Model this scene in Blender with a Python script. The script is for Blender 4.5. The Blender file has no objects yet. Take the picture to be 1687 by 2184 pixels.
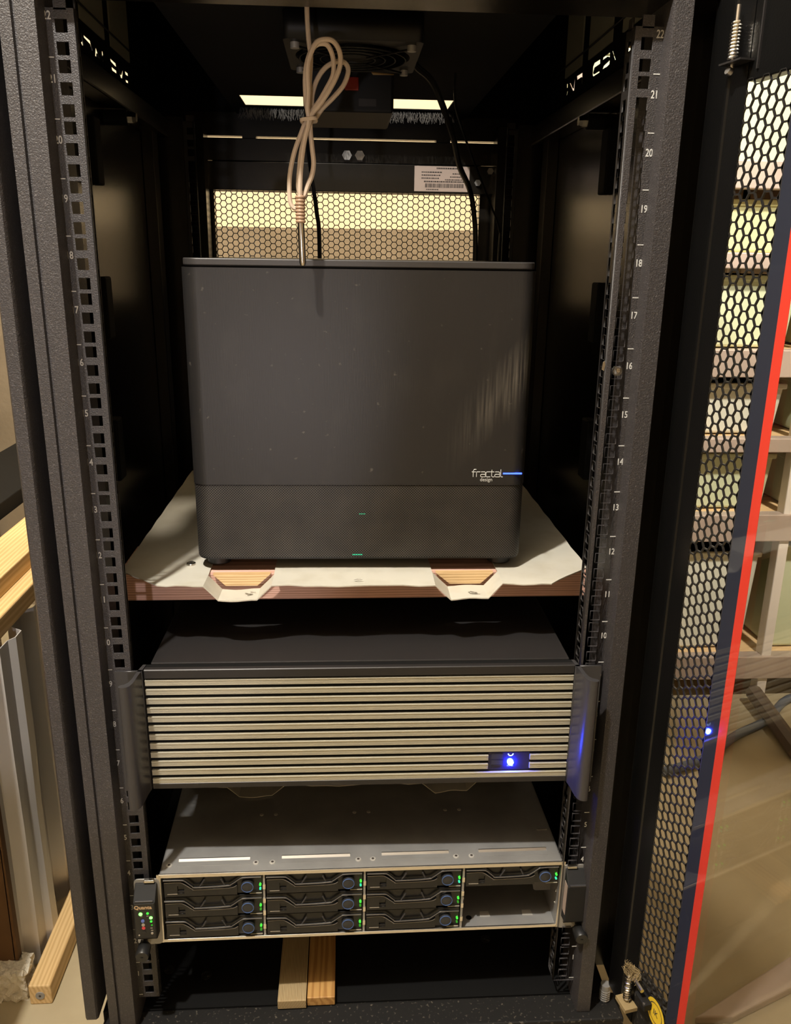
import bpy, bmesh, math, random
from mathutils import Vector, Matrix
random.seed(7)
S = bpy.context.scene
COL = S.collection
# ------------------------------------------------------------------ camera, world, lights, exposure
cam = bpy.data.objects.new('camera', bpy.data.cameras.new('camera')); COL.objects.link(cam)
cam.data.sensor_fit = 'VERTICAL'; cam.data.sensor_height = 36.0
cam.data.lens = 1779.975 / 2184 * 36
cam.data.clip_start = 0.01; cam.data.clip_end = 50
cam.matrix_world = Matrix(((0.99811617, 0.0044993, -0.06118717, -0.014352),
                           (-0.05983008, 0.2921643, -0.95449483, -0.746489),
                           (0.01358215, 0.95635756, 0.2918831, 0.786920),
                           (0, 0, 0, 1)))
S.camera = cam
W = bpy.data.worlds.new('world'); S.world = W; W.use_nodes = True
W.node_tree.nodes['Background'].inputs[0].default_value = (1.0, .82, .6, 1)
W.node_tree.nodes['Background'].inputs[1].default_value = 0.03
S.view_settings.view_transform = 'Standard'; S.view_settings.look = 'None'
S.view_settings.gamma = 1; S.view_settings.use_curve_mapping = False
S.view_settings.exposure = 0.0

def lamp(name, loc, power, col, size, target=None, kind='AREA', sx=None, sy=None):
    d = bpy.data.lights.new(name, kind); d.energy = power; d.color = col
    if kind == 'AREA':
        d.shape = 'DISK' if sx is None else 'RECTANGLE'
        d.size = size if sx is None else sx
        if sy: d.size_y = sy
    else: d.shadow_soft_size = size
    o = bpy.data.objects.new(name, d); COL.objects.link(o); o.location = loc
    if target is not None:
        o.rotation_euler = (Vector(target) - Vector(loc)).to_track_quat('-Z', 'Y').to_euler()
    return o
WARM = (1.0, .78, .50)
lamp('key_bulb', (-.45, -.60, 2.0), 150, (1, .95, .87), .025, kind='POINT')
ls = lamp('low_spot', (-.30, -1.55, .45), 17, (1, .93, .96), .02, target=(-.50, 0, .68), kind='SPOT'); ls.data.spot_size = math.radians(40); ls.data.spot_blend = .25
lamp('back_fill', (.05, 1.15, 2.0), 60, (1, .88, .70), .06, kind='POINT')  # unseen lamp added to brighten the back wall
rs = lamp('right_fill_spot', (1.0, -.35, 2.05), 240, (1, .93, .82), .05, target=(1.05, 1.0, .98), kind='SPOT'); rs.data.spot_size = math.radians(54); rs.data.spot_blend = .6  # unseen spot added to light the shelving past the door
lamp('left_fill', (-.64, -.12, 1.9), 22, (1, .91, .76), .06, kind='POINT')  # unseen lamp added to lift the floor and timber on the left

# ------------------------------------------------------------------ materials
def mat(name, col, rough=.5, metal=0, spec=.5, bump=None, noise=None, coat=0, emit=None, estr=0, aniso=0):
    m = bpy.data.materials.new(name); m.use_nodes = True
    nt = m.node_tree; b = nt.nodes['Principled BSDF']
    b.inputs['Base Color'].default_value = (*col, 1); b.inputs['Roughness'].default_value = rough
    b.inputs['Metallic'].default_value = metal; b.inputs['Specular IOR Level'].default_value = spec
    b.inputs['Coat Weight'].default_value = coat
    if aniso: b.inputs['Anisotropic'].default_value = aniso
    if emit: b.inputs['Emission Color'].default_value = (*emit, 1); b.inputs['Emission Strength'].default_value = estr
    tc = None
    if bump or noise:
        tc = nt.nodes.new('ShaderNodeTexCoord')
    if noise:      # (scale, colour2, low, high, stretch)
        mp = nt.nodes.new('ShaderNodeMapping'); mp.inputs['Scale'].default_value = noise[4] if len(noise) > 4 else (1, 1, 1)
        nz = nt.nodes.new('ShaderNodeTexNoise'); nz.inputs['Scale'].default_value = noise[0]; nz.inputs['Detail'].default_value = 6
        cr = nt.nodes.new('ShaderNodeValToRGB'); cr.color_ramp.elements[0].position = noise[2]; cr.color_ramp.elements[1].position = noise[3]
        cr.color_ramp.elements[0].color = (*col, 1); cr.color_ramp.elements[1].color = (*noise[1], 1)
        nt.links.new(tc.outputs['Object'], mp.inputs[0]); nt.links.new(mp.outputs[0], nz.inputs['Vector'])
        nt.links.new(nz.outputs['Fac'], cr.inputs[0]); nt.links.new(cr.outputs[0], b.inputs['Base Color'])
    if bump:       # (scale, strength, distance, stretch)
        mp = nt.nodes.new('ShaderNodeMapping'); mp.inputs['Scale'].default_value = bump[3] if len(bump) > 3 else (1, 1, 1)
        nz = nt.nodes.new('ShaderNodeTexNoise'); nz.inputs['Scale'].default_value = bump[0]; nz.inputs['Detail'].default_value = 3
        bp = nt.nodes.new('ShaderNodeBump'); bp.inputs['Strength'].default_value = bump[1]; bp.inputs['Distance'].default_value = bump[2]
        nt.links.new(tc.outputs['Object'], mp.inputs[0]); nt.links.new(mp.outputs[0], nz.inputs['Vector'])
        nt.links.new(nz.outputs['Fac'], bp.inputs['Height']); nt.links.new(bp.outputs[0], b.inputs['Normal'])
    return m

def wood(name, a, b2, along='X', scale=60, rough=.65, dist=3.0):
    m = bpy.data.materials.new(name); m.use_nodes = True; nt = m.node_tree; b = nt.nodes['Principled BSDF']
    tc = nt.nodes.new('ShaderNodeTexCoord'); mp = nt.nodes.new('ShaderNodeMapping')
    s = {'X': (.06, 1, 1), 'Y': (1, .06, 1), 'Z': (1, 1, .06)}[along]; mp.inputs['Scale'].default_value = s
    wv = nt.nodes.new('ShaderNodeTexWave'); wv.wave_type = 'RINGS'; wv.rings_direction = along
    wv.inputs['Scale'].default_value = scale; wv.inputs['Distortion'].default_value = dist; wv.inputs['Detail'].default_value = 3; wv.inputs['Detail Scale'].default_value = 2.5
    cr = nt.nodes.new('ShaderNodeValToRGB'); cr.color_ramp.elements[0].position = .15; cr.color_ramp.elements[1].position = .8
    cr.color_ramp.elements[0].color = (*b2, 1); cr.color_ramp.elements[1].color = (*a, 1)
    nt.links.new(tc.outputs['Object'], mp.inputs[0]); nt.links.new(mp.outputs[0], wv.inputs['Vector'])
    nt.links.new(wv.outputs['Fac'], cr.inputs[0]); nt.links.new(cr.outputs[0], b.inputs['Base Color'])
    b.inputs['Roughness'].default_value = rough
    return m

def light_mat(name, col, strength):
    m = bpy.data.materials.new(name); m.use_nodes = True; nt = m.node_tree
    e = nt.nodes.new('ShaderNodeEmission'); e.inputs[0].default_value = (*col, 1); e.inputs[1].default_value = strength
    nt.links.new(e.outputs[0], nt.nodes['Material Output'].inputs[0]); return m

def glass_mat(name, tint, r0=.05):
    m = bpy.data.materials.new(name); m.use_nodes = True; nt = m.node_tree
    tr = nt.nodes.new('ShaderNodeBsdfTransparent'); tr.inputs[0].default_value = (*tint, 1)
    gl = nt.nodes.new('ShaderNodeBsdfGlossy'); gl.inputs['Roughness'].default_value = .0; gl.inputs[0].default_value = (1, 1, 1, 1)
    lw = nt.nodes.new('ShaderNodeLayerWeight'); lw.inputs[0].default_value = .5
    pw = nt.nodes.new('ShaderNodeMath'); pw.operation = 'POWER'; pw.inputs[1].default_value = 5
    ml = nt.nodes.new('ShaderNodeMath'); ml.operation = 'MULTIPLY_ADD'; ml.inputs[1].default_value = 1 - r0; ml.inputs[2].default_value = r0
    mx = nt.nodes.new('ShaderNodeMixShader')
    nt.links.new(lw.outputs['Facing'], pw.inputs[0]); nt.links.new(pw.outputs[0], ml.inputs[0]); nt.links.new(ml.outputs[0], mx.inputs[0])
    nt.links.new(tr.outputs[0], mx.inputs[1]); nt.links.new(gl.outputs[0], mx.inputs[2])
    nt.links.new(mx.outputs[0], nt.nodes['Material Output'].inputs[0]); return m

def brushed_case(name):
    """brushed dark aluminium sheet with dusty smears low on the right and a few scuffs"""
    m = mat(name, (.027, .0245, .023), .42, .25, .5)
    nt = m.node_tree; b = nt.nodes['Principled BSDF']; L = nt.links.new
    tc = nt.nodes.new('ShaderNodeTexCoord')
    def tex(sc, stretch, det=4):
        mp = nt.nodes.new('ShaderNodeMapping'); mp.inputs['Scale'].default_value = stretch
        nz = nt.nodes.new('ShaderNodeTexNoise'); nz.inputs['Scale'].default_value = sc; nz.inputs['Detail'].default_value = det
        L(tc.outputs['Object'], mp.inputs[0]); L(mp.outputs[0], nz.inputs['Vector']); return nz.outputs['Fac']
    def math_(op, a, c=None, clamp=False):
        n = nt.nodes.new('ShaderNodeMath'); n.operation = op; n.use_clamp = clamp
        for i, v in enumerate((a, c)):
            if v is None: continue
            if isinstance(v, (int, float)): n.inputs[i].default_value = v
            else: L(v, n.inputs[i])
        return n.outputs[0]
    fine = tex(1500, (1, 1, .03)); blot = tex(28, (1, 1, .5)); streak = tex(420, (1, 1, .04)); scuff = tex(130, (1, 1, 1), 6)
    sp = nt.nodes.new('ShaderNodeSeparateXYZ'); L(tc.outputs['Object'], sp.inputs[0])
    # smear band: a diagonal patch near the lower right edge of the panel
    d = math_('ADD', math_('MULTIPLY', sp.outputs['X'], -1.1), sp.outputs['Z'])      # distance across the diagonal
    band = math_('SUBTRACT', 1, math_('MULTIPLY', math_('ABSOLUTE', math_('ADD', d, -.022)), 26), True)
    side = math_('MULTIPLY', math_('SUBTRACT', sp.outputs['X'], .085), 14, True)
    smear = math_('MULTIPLY', math_('MULTIPLY', band, side), math_('MULTIPLY', math_('SUBTRACT', streak, .38), 4, True))
    haze = math_('MULTIPLY', math_('SUBTRACT', blot, .55), 1.6, True)
    sc2 = math_('MULTIPLY', math_('SUBTRACT', scuff, .67), 12, True)
    mask = math_('MINIMUM', math_('ADD', math_('ADD', math_('MULTIPLY', smear, .75), math_('MULTIPLY', haze, .16)), math_('MULTIPLY', sc2, .5)), .9)
    mx = nt.nodes.new('ShaderNodeMix'); mx.data_type = 'RGBA'
    L(mask, mx.inputs[0]); mx.inputs[6].default_value = (.026, .0238, .0224, 1); mx.inputs[7].default_value = (.17, .15, .12, 1)
    L(mx.outputs[2], b.inputs['Base Color'])
    bp = nt.nodes.new('ShaderNodeBump'); bp.inputs['Strength'].default_value = .22; bp.inputs['Distance'].default_value = .0004
    L(fine, bp.inputs['Height']); L(bp.outputs[0], b.inputs['Normal'])
    return m

def grille_mat(name):
    """dark finely perforated steel; the holes are under two millimetres"""
    m = mat(name, (.05, .046, .04), .5, .4); nt = m.node_tree; b = nt.nodes['Principled BSDF']; L = nt.links.new
    tc = nt.nodes.new('ShaderNodeTexCoord'); mp = nt.nodes.new('ShaderNodeMapping')
    mp.inputs['Rotation'].default_value = (math.radians(90), 0, 0)
    v = nt.nodes.new('ShaderNodeTexVoronoi'); v.voronoi_dimensions = '2D'; v.inputs['Randomness'].default_value = 0; v.inputs['Scale'].default_value = 520
    sh = nt.nodes.new('ShaderNodeMapping'); sh.inputs['Rotation'].default_value = (0, 0, math.radians(45))
    L(tc.outputs['Object'], mp.inputs[0]); L(mp.outputs[0], sh.inputs[0]); L(sh.outputs[0], v.inputs['Vector'])
    cr = nt.nodes.new('ShaderNodeValToRGB'); cr.color_ramp.elements[0].position = .36; cr.color_ramp.elements[1].position = .44
    cr.color_ramp.elements[0].color = (.006, .006, .006, 1); cr.color_ramp.elements[1].color = (.085, .077, .070, 1)
    nz = nt.nodes.new('ShaderNodeTexNoise'); nz.inputs['Scale'].default_value = 35; nz.inputs['Detail'].default_value = 6
    L(tc.outputs['Object'], nz.inputs['Vector'])
    cr2 = nt.nodes.new('ShaderNodeValToRGB'); cr2.color_ramp.elements[0].position = .3; cr2.color_ramp.elements[1].position = .75
    cr2.color_ramp.elements[0].color = (.75, .75, .75, 1); cr2.color_ramp.elements[1].color = (1.2, 1.18, 1.12, 1)
    mu = nt.nodes.new('ShaderNodeMix'); mu.data_type = 'RGBA'; mu.blend_type = 'MULTIPLY'; mu.inputs[0].default_value = 1
    L(nz.outputs['Fac'], cr2.inputs[0])
    L(v.outputs['Distance'], cr.inputs[0]); L(cr.outputs[0], mu.inputs[6]); L(cr2.outputs[0], mu.inputs[7]); L(mu.outputs[2], b.inputs['Base Color'])
    return m

M = {}
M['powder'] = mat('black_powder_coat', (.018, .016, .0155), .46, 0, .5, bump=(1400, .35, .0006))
M['powder_lit'] = mat('black_powder_coat_lit', (.040, .036, .037), .46, 0, .6, bump=(900, .6, .0012), noise=(800, (.13, .122, .125), .58, .76))  # brighter copy of the powder coat, lamplight and bright speckle painted in
M['panel'] = mat('black_panel_paint', (.018, .0155, .012), .25, .6, 1.0, bump=(900, .04, .0003))
M['soft_black'] = mat('soft_black_plastic', (.012, .012, .012), .62, 0, .3)
M['black'] = mat('black_plastic', (.012, .012, .012), .42)
M['gloss'] = mat('gloss_black_paint', (.004, .004, .004), .28, 0, .4, bump=(700, .25, .0004))
M['matte'] = mat('matte_black', (.004, .004, .004), .8, 0, .2)
M['dusty'] = mat('dusty_black', (.008, .0075, .007), .7, 0, .3, noise=(260, (.16, .14, .11), .60, .78))
M['white_print'] = mat('white_print', (.62, .62, .60), .6)
M['steel'] = mat('galvanised_steel', (.37, .365, .355), .42, .4, .5, bump=(500, .12, .0003, (.04, 1, 1)), noise=(22, (.29, .285, .275), .35, .7))
M['bare'] = mat('bright_bare_steel', (.80, .76, .70), .3, 1)
M['nickel'] = mat('nickel', (.72, .69, .63), .22, 1)
M['slat'] = mat('brushed_champagne_aluminium', (.58, .55, .44), .5, .45, .5, bump=(900, .3, .0003, (.03, 1, 1)))
M['screw'] = mat('dull_zinc_screw', (.50, .48, .44), .5, .2)
M['gloss_plastic'] = mat('glossy_black_plastic', (.009, .009, .0095), .30)
M['bezel'] = mat('dark_anodised_aluminium', (.028, .026, .026), .42, .3, .5)
M['handle'] = mat('grey_anodised_handle', (.062, .060, .063), .36, .4, .5)
M['edge'] = mat('painted_edge_highlight', (.30, .28, .26), .3, .6)  # pale tone that paints gloss highlights onto the caddy edges
M['case'] = brushed_case('brushed_black_case_front')
M['case_body'] = mat('black_case_steel', (.02, .019, .018), .5)
M['case_lip'] = mat('charcoal_case_lip', (.055, .05, .047), .42, .2)
M['grille'] = grille_mat('fine_black_grille')
M['sheet'] = mat('cream_corrugated_plastic', (.60, .57, .485), .42, 0, .5, noise=(40, (.54, .505, .415), .5, .75))
M['scrape'] = mat('grey_scrape_marks', (.22, .20, .16), .7)
M['pine'] = wood('pale_pine', (.74, .52, .25), (.62, .40, .17), 'Y', 60)
M['pine_x'] = wood('pale_pine_across', (.80, .58, .32), (.58, .37, .17), 'X', 110)
M['board'] = wood('reddish_fir_board', (.80, .50, .40), (.58, .32, .24), 'X', 120)
M['plank_grey'] = wood('open_grain_plank', (.55, .42, .23), (.24, .16, .07), 'Y', 190, .65, 1.2)
M['plank_gold'] = wood('golden_plank', (.58, .33, .11), (.42, .21, .06), 'Y', 45, .5, 6)
M['cable'] = mat('cream_cable_jacket', (.62, .50, .38), .45)
M['boot'] = mat('tan_heat_shrink', (.42, .27, .17), .45)
M['rubber'] = mat('black_cable_rubber', (.012, .012, .013), .4)
M['fan'] = mat('black_fan_plastic', (.004, .004, .004), .5, 0, .3)
M['red_rocker'] = mat('red_switch', (.35, .03, .02), .4)
M['brass'] = mat('yellow_zinc', (.75, .55, .22), .3, 1)
M['paper'] = mat('pale_label_paper', (.36, .28, .235), .7)
M['ink'] = mat('dark_ink', (.04, .03, .025), .8)
M['glass'] = glass_mat('door_glass', (.965, .955, .93), .045)
M['red'] = mat('red_film', (.62, .05, .03), .06)
M['navy'] = mat('navy_film', (.028, .031, .045), .03)
M['yellow'] = mat('yellow_sticker', (.80, .56, .03), .5)
M['hex'] = mat('black_perforated_steel', (.014, .013, .012), .45, 0, .5, bump=(1200, .2, .0004))
M['concrete'] = mat('concrete_floor', (.46, .385, .245), .6, 0, .4, bump=(60, .15, .002), noise=(7, (.38, .31, .19), .4, .75))
M['wall_cream'] = mat('cream_wall', (.80, .68, .46), .8, noise=(3, (.74, .62, .42), .4, .7))
M['wall_tan'] = mat('tan_wall', (.30, .235, .15), .85, bump=(80, .3, .003), noise=(6, (.24, .185, .115), .4, .75))
M['ceil'] = mat('ceiling_boards', (.26, .22, .16), .85)
M['brown'] = mat('brown_panel_board', (.15, .075, .025), .75, noise=(9, (.12, .06, .02), .4, .7))
M['corr'] = mat('grey_painted_metal', (.60, .58, .56), .38, .2, .5, bump=(30, .05, .002))
M['foam'] = mat('crumbly_cream_foam', (.90, .84, .70), .9, bump=(160, 1.0, .006))
M['shelf_metal'] = mat('pinkish_grey_steel', (.48, .39, .33), .5, .3, .5, noise=(14, (.38, .30, .25), .45, .75))
M['post_white'] = mat('white_upright', (.72, .66, .60), .5)
M['bin'] = mat('pale_green_plastic', (.56, .60, .42), .35, 0, .5, noise=(5, (.48, .53, .34), .4, .7))
M['bin_white'] = mat('milky_plastic', (.66, .66, .56), .35, 0, .5, noise=(6, (.56, .57, .48), .4, .7))
M['bin_yellow'] = mat('yellow_green_plastic', (.60, .60, .33), .35, 0, .5, noise=(6, (.52, .54, .30), .4, .7))
M['bin_pink'] = mat('dusty_pink_plastic', (.60, .46, .42), .4, 0, .5)
M['brace'] = mat('dark_brown_steel', (.10, .07, .05), .5)
M['hose'] = mat('blue_grey_hose', (.10, .12, .16), .5)
M['pale_panel'] = mat('bare_pale_board', (.52, .52, .42), .7)
M['blue_led'] = light_mat('blue_led', (.02, .045, 1.0), 1000)
M['blue_bar'] = light_mat('blue_light_bar', (.04, .09, 1.0), 5)
M['blue_core'] = light_mat('pale_blue_led', (.35, .55, 1.0), 6)
M['green_led'] = light_mat('green_led', (.06, .9, .05), 1.6)
M['green_dim'] = light_mat('dim_green_led', (.08, .55, .04), .6)
M['green_hot'] = light_mat('bright_green_led', (.18, 1.0, .12), 4)
M['teal_led'] = light_mat('teal_led', (.05, .8, .4), 1.3)
M['ring'] = mat('blue_button_ring', (.06, .11, .26), .35)
M['button'] = mat('dark_button', (.028, .029, .032), .4)
M['led_red'] = mat('red_lens', (.70, .06, .07), .35)
M['led_blue'] = mat('blue_lens', (.13, .19, .60), .35)
M['lens_grey'] = mat('grey_icon', (.42, .37, .30), .5)
M['amber_print'] = mat('tan_lettering', (.62, .42, .24), .5)
M['bristle'] = mat('grey_bristle', (.10, .095, .09), .6)
M['dark_glass'] = mat('dark_blue_window', (.012, .012, .05), .15)
M['dust'] = mat('tan_dust', (.30, .22, .10), .95)

# ------------------------------------------------------------------ mesh builder
class MB:
    def __init__(s): s.v = []; s.f = []; s.mi = []; s.m = 0
    def add(s, vs, fs):
        o = len(s.v); s.v += [tuple(v) for v in vs]
        for f in fs: s.f.append([i + o for i in f]); s.mi.append(s.m)
        return s
    def box(s, x0, x1, y0, y1, z0, z1):
        v = [(x, y, z) for z in (z0, z1) for y in (y0, y1) for x in (x0, x1)]
        return s.add(v, [(0, 2, 3, 1), (4, 5, 7, 6), (0, 1, 5, 4), (2, 6, 7, 3), (0, 4, 6, 2), (1, 3, 7, 5)])
    def prism(s, poly, a, b, axis='Y'):
        """poly: 2D points, counter-clockwise; extruded from a to b along axis"""
        n = len(poly)
        def P(p, t): return {'X': (t, p[0], p[1]), 'Y': (p[0], t, p[1]), 'Z': (p[0], p[1], t)}[axis]
        v = [P(p, a) for p in poly] + [P(p, b) for p in poly]
        return s.add(v, [list(range(n)), list(range(2 * n - 1, n - 1, -1))] + [(i, i + n, (i + 1) % n + n, (i + 1) % n) for i in range(n)])
    def tube(s, pts, r, n=10, closed=False, cap=True):
        pts = [Vector(p) for p in pts]; N = len(pts); rings = []
        up = Vector((0, 0, 1)); prev = None
        for i, p in enumerate(pts):
            if closed: t = pts[(i + 1) % N] - pts[i - 1]
            else: t = pts[min(i + 1, N - 1)] - pts[max(i - 1, 0)]
            t.normalize()
            if prev is None:
                a = up if abs(t.dot(up)) < .9 else Vector((1, 0, 0)); u = t.cross(a).normalized()
            else: u = (prev - t * prev.dot(t)).normalized()
            prev = u; w = t.cross(u); rr = r[i] if isinstance(r, (list, tuple)) else r
            rings.append([p + u * math.cos(2 * math.pi * k / n) * rr + w * math.sin(2 * math.pi * k / n) * rr for k in range(n)])
        v = [q for ring in rings for q in ring]; f = []
        for i in range(N if closed else N - 1):
            j = (i + 1) % N
            f += [(i * n + k, i * n + (k + 1) % n, j * n + (k + 1) % n, j * n + k) for k in range(n)]
        if cap and not closed: f += [list(range(n))[::-1], [(N - 1) * n + k for k in range(n)]]
        return s.add(v, f)
    def cyl(s, p0, p1, r, n=20): return s.tube([p0, p1], r, n)
    def build(s, name, m, parent=None, smooth=False, bevel=0, kind=None, label=None, loc=None):
        me = bpy.data.meshes.new(name); me.from_pydata(s.v, [], s.f); me.update()
        ms = m if isinstance(m, (list, tuple)) else [m]
        for x in ms: me.materials.append(M[x] if isinstance(x, str) else x)
        if len(ms) > 1:
            me.polygons.foreach_set('material_index', s.mi)
        bm = bmesh.new(); bm.from_mesh(me); bmesh.ops.recalc_face_normals(bm, faces=bm.faces)
        if smooth:
            for f in bm.faces: f.smooth = True
            for e in bm.edges:
                if len(e.link_faces) == 2 and e.calc_face_angle(0) > math.radians(42): e.smooth = False
        bm.to_mesh(me); bm.free()
        return link(name, me, parent, bevel, kind, label, loc)

def link(name, me, parent=None, bevel=0, kind=None, label=None, loc=None):
    o = bpy.data.objects.new(name, me); COL.objects.link(o)
    if parent: o.parent = parent
    if loc: o.location = loc
    if bevel:
        b = o.modifiers.new('bevel', 'BEVEL'); b.width = bevel; b.segments = 2; b.limit_method = 'ANGLE'; b.angle_limit = math.radians(40)
    if kind: o['kind'] = kind
    if label: o['label'] = label
    return o

def tag(o, label, cat, group=None):
    o['label'] = label; o['category'] = cat
    if group: o['group'] = group
    return o

def root(name, label, cat, loc=(0, 0, 0), rot=(0, 0, 0), group=None):
    o = bpy.data.objects.new(name, None); COL.objects.link(o); o.location = loc; o.rotation_euler = rot
    o.empty_display_size = .05
    return tag(o, label, cat, group)

def plate_mesh(name, outer, holes, thick, origin, u, v):
    """flat plate with holes: outer and holes are 2D outlines laid on origin + u*a + v*b"""
    cu = bpy.data.curves.new(name, 'CURVE'); cu.dimensions = '2D'; cu.fill_mode = 'BOTH'; cu.extrude = thick / 2
    for poly in [outer] + holes:
        sp = cu.splines.new('POLY'); sp.points.add(len(poly) - 1); sp.use_cyclic_u = True
        for p, q in zip(sp.points, poly): p.co = (q[0], q[1], 0, 1)
    ob = bpy.data.objects.new('temporary', cu); COL.objects.link(ob)
    dg = bpy.context.evaluated_depsgraph_get()
    me = bpy.data.meshes.new_from_object(ob.evaluated_get(dg)); me.name = name
    bpy.data.objects.remove(ob); bpy.data.curves.remove(cu)
    u = Vector(u); v = Vector(v); w = u.cross(v)
    mx = Matrix((( u.x, v.x, w.x, origin[0]), (u.y, v.y, w.y, origin[1]), (u.z, v.z, w.z, origin[2]), (0, 0, 0, 1)))
    me.transform(mx)
    bm = bmesh.new(); bm.from_mesh(me); bmesh.ops.remove_doubles(bm, verts=bm.verts, dist=1e-6)
    bmesh.ops.recalc_face_normals(bm, faces=bm.faces); bm.to_mesh(me); bm.free()
    return me

def text_mesh(s, size, origin, u, v, m, name, parent=None, extrude=.0001, align='CENTER', sx=1.0, weight=0.0):
    cu = bpy.data.curves.new('temporary', 'FONT'); cu.body = s; cu.size = size; cu.extrude = extrude; cu.align_x = align; cu.align_y = 'CENTER'
    cu.resolution_u = 3; cu.offset = weight
    ob = bpy.data.objects.new('temporary', cu); COL.objects.link(ob)
    dg = bpy.context.evaluated_depsgraph_get()
    me = bpy.data.meshes.new_from_object(ob.evaluated_get(dg)); me.name = name
    bpy.data.objects.remove(ob); bpy.data.curves.remove(cu)
    u = Vector(u) * sx; v = Vector(v); w = u.cross(v).normalized()
    me.transform(Matrix(((u.x, v.x, w.x, origin[0]), (u.y, v.y, w.y, origin[1]), (u.z, v.z, w.z, origin[2]), (0, 0, 0, 1))))
    me.materials.clear(); me.materials.append(M[m])
    return me

def join_meshes(name, meshes, mlist, parent=None, kind=None):
    """several meshes laid together as one object"""
    bm = bmesh.new()
    for me, mi in meshes:
        n0 = len(bm.faces); bm.from_mesh(me); bm.faces.ensure_lookup_table()
        for f in bm.faces[n0:]: f.material_index = mi
        bpy.data.meshes.remove(me)
    me = bpy.data.meshes.new(name); bm.to_mesh(me); bm.free()
    for x in mlist: me.materials.append(M[x])
    return link(name, me, parent, kind=kind)

def setmat(me, m): me.materials.clear(); me.materials.append(M[m]); return me

def rect(a0, a1, b0, b1): return [(a0, b0), (a1, b0), (a1, b1), (a0, b1)]
def circle(cx, cy, r, n=16): return [(cx + r * math.cos(2 * math.pi * i / n), cy + r * math.sin(2 * math.pi * i / n)) for i in range(n)]
def rrect(a0, a1, b0, b1, r, n=4):
    out = []
    for cx, cy, s in ((a1 - r, b1 - r, 0), (a0 + r, b1 - r, 90), (a0 + r, b0 + r, 180), (a1 - r, b0 + r, 270)):
        for i in range(n + 1):
            t = math.radians(s + 90 * i / n); out.append((cx + r * math.cos(t), cy + r * math.sin(t)))
    return out

def catmull(pts, k=6, closed=False):
    pts = [Vector(p) for p in pts]; n = len(pts); out = []
    for i in range(n if closed else n - 1):
        p0 = pts[i - 1] if (i > 0 or closed) else pts[0]; p1 = pts[i]; p2 = pts[(i + 1) % n]
        p3 = pts[(i + 2) % n] if (i + 2 < n or closed) else pts[-1]
        for j in range(k):
            t = j / k
            out.append(.5 * ((2 * p1) + (-p0 + p2) * t + (2 * p0 - 5 * p1 + 4 * p2 - p3) * t * t + (-p0 + 3 * p1 - 3 * p2 + p3) * t ** 3))
    if not closed: out.append(pts[-1])
    return out

def hex_mesh(u0, u1, v0, v1, pitch, web, thick, to3d):
    """sheet of hexagonal holes (flat sides up and down) as real geometry"""
    mb = MB(); R = pitch / math.sqrt(3); r = (pitch - web) / math.sqrt(3); du = R * 1.5
    nu = int((u1 - u0) / du) + 1; nv = int((v1 - v0) / pitch) + 1; ang = [math.radians(60 * k) for k in range(6)]
    for i in range(nu):
        for j in range(nv):
            cu = u0 + i * du; cv = v0 + j * pitch + (pitch / 2 if i % 2 else 0)
            if cu > u1 or cv > v1: continue
            o = [(cu + R * math.cos(a), cv + R * math.sin(a)) for a in ang]; q = [(cu + r * math.cos(a), cv + r * math.sin(a)) for a in ang]
            vs = [to3d(p[0], p[1], 0) for p in o + q] + [to3d(p[0], p[1], thick) for p in q + o]
            fs = []
            for k in range(6):
                l = (k + 1) % 6
                fs += [(k, l, l + 6, k + 6), (k + 6, l + 6, l + 12, k + 12), (k + 12, l + 12, l + 18, k + 18)]
            mb.add(vs, fs)
    return mb

U = .04445
# ================================================================== SETTING: basement room
FZ = -.17
def structure(name, mb, m, **k):
    o = mb.build(name, m, **k); o['kind'] = 'structure'; return o
structure('floor', MB().box(-2.2, 2.8, -2.6, 1.7, FZ - .1, FZ), 'concrete')
structure('ceiling', MB().box(-2.2, 2.8, -2.6, 1.7, 2.2, 2.3), 'ceil')
structure('wall_back', MB().box(-2.2, 2.8, 1.6, 1.7, FZ, 2.2), 'wall_cream')
structure('wall_back_lower', MB().box(-2.1, 2.7, 1.5, 1.6, FZ, .855), 'wall_tan')  # darker tan lower part of the back wall, standing slightly proud
structure('wall_left', MB().box(-2.2, -2.1, -2.6, 1.6, FZ, 2.2), 'wall_tan')
structure('wall_right', MB().box(2.7, 2.8, -2.6, 1.6, FZ, 2.2), 'wall_cream')
structure('wall_front', MB().box(-2.1, 2.7, -2.6, -2.5, FZ, 2.2), 'wall_tan')
# ================================================================== SERVER RACK
rack = root('server_rack', 'black open-fronted server rack cabinet with numbered square-hole rails', 'rack', (0, 0, FZ))
RZ = -FZ     # children are written in rail coordinates (z = 0 at the lowest unit)
def rk(mb, name, m, **k): return mb.build(name, m, rack, loc=(0, 0, RZ), **k)

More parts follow.
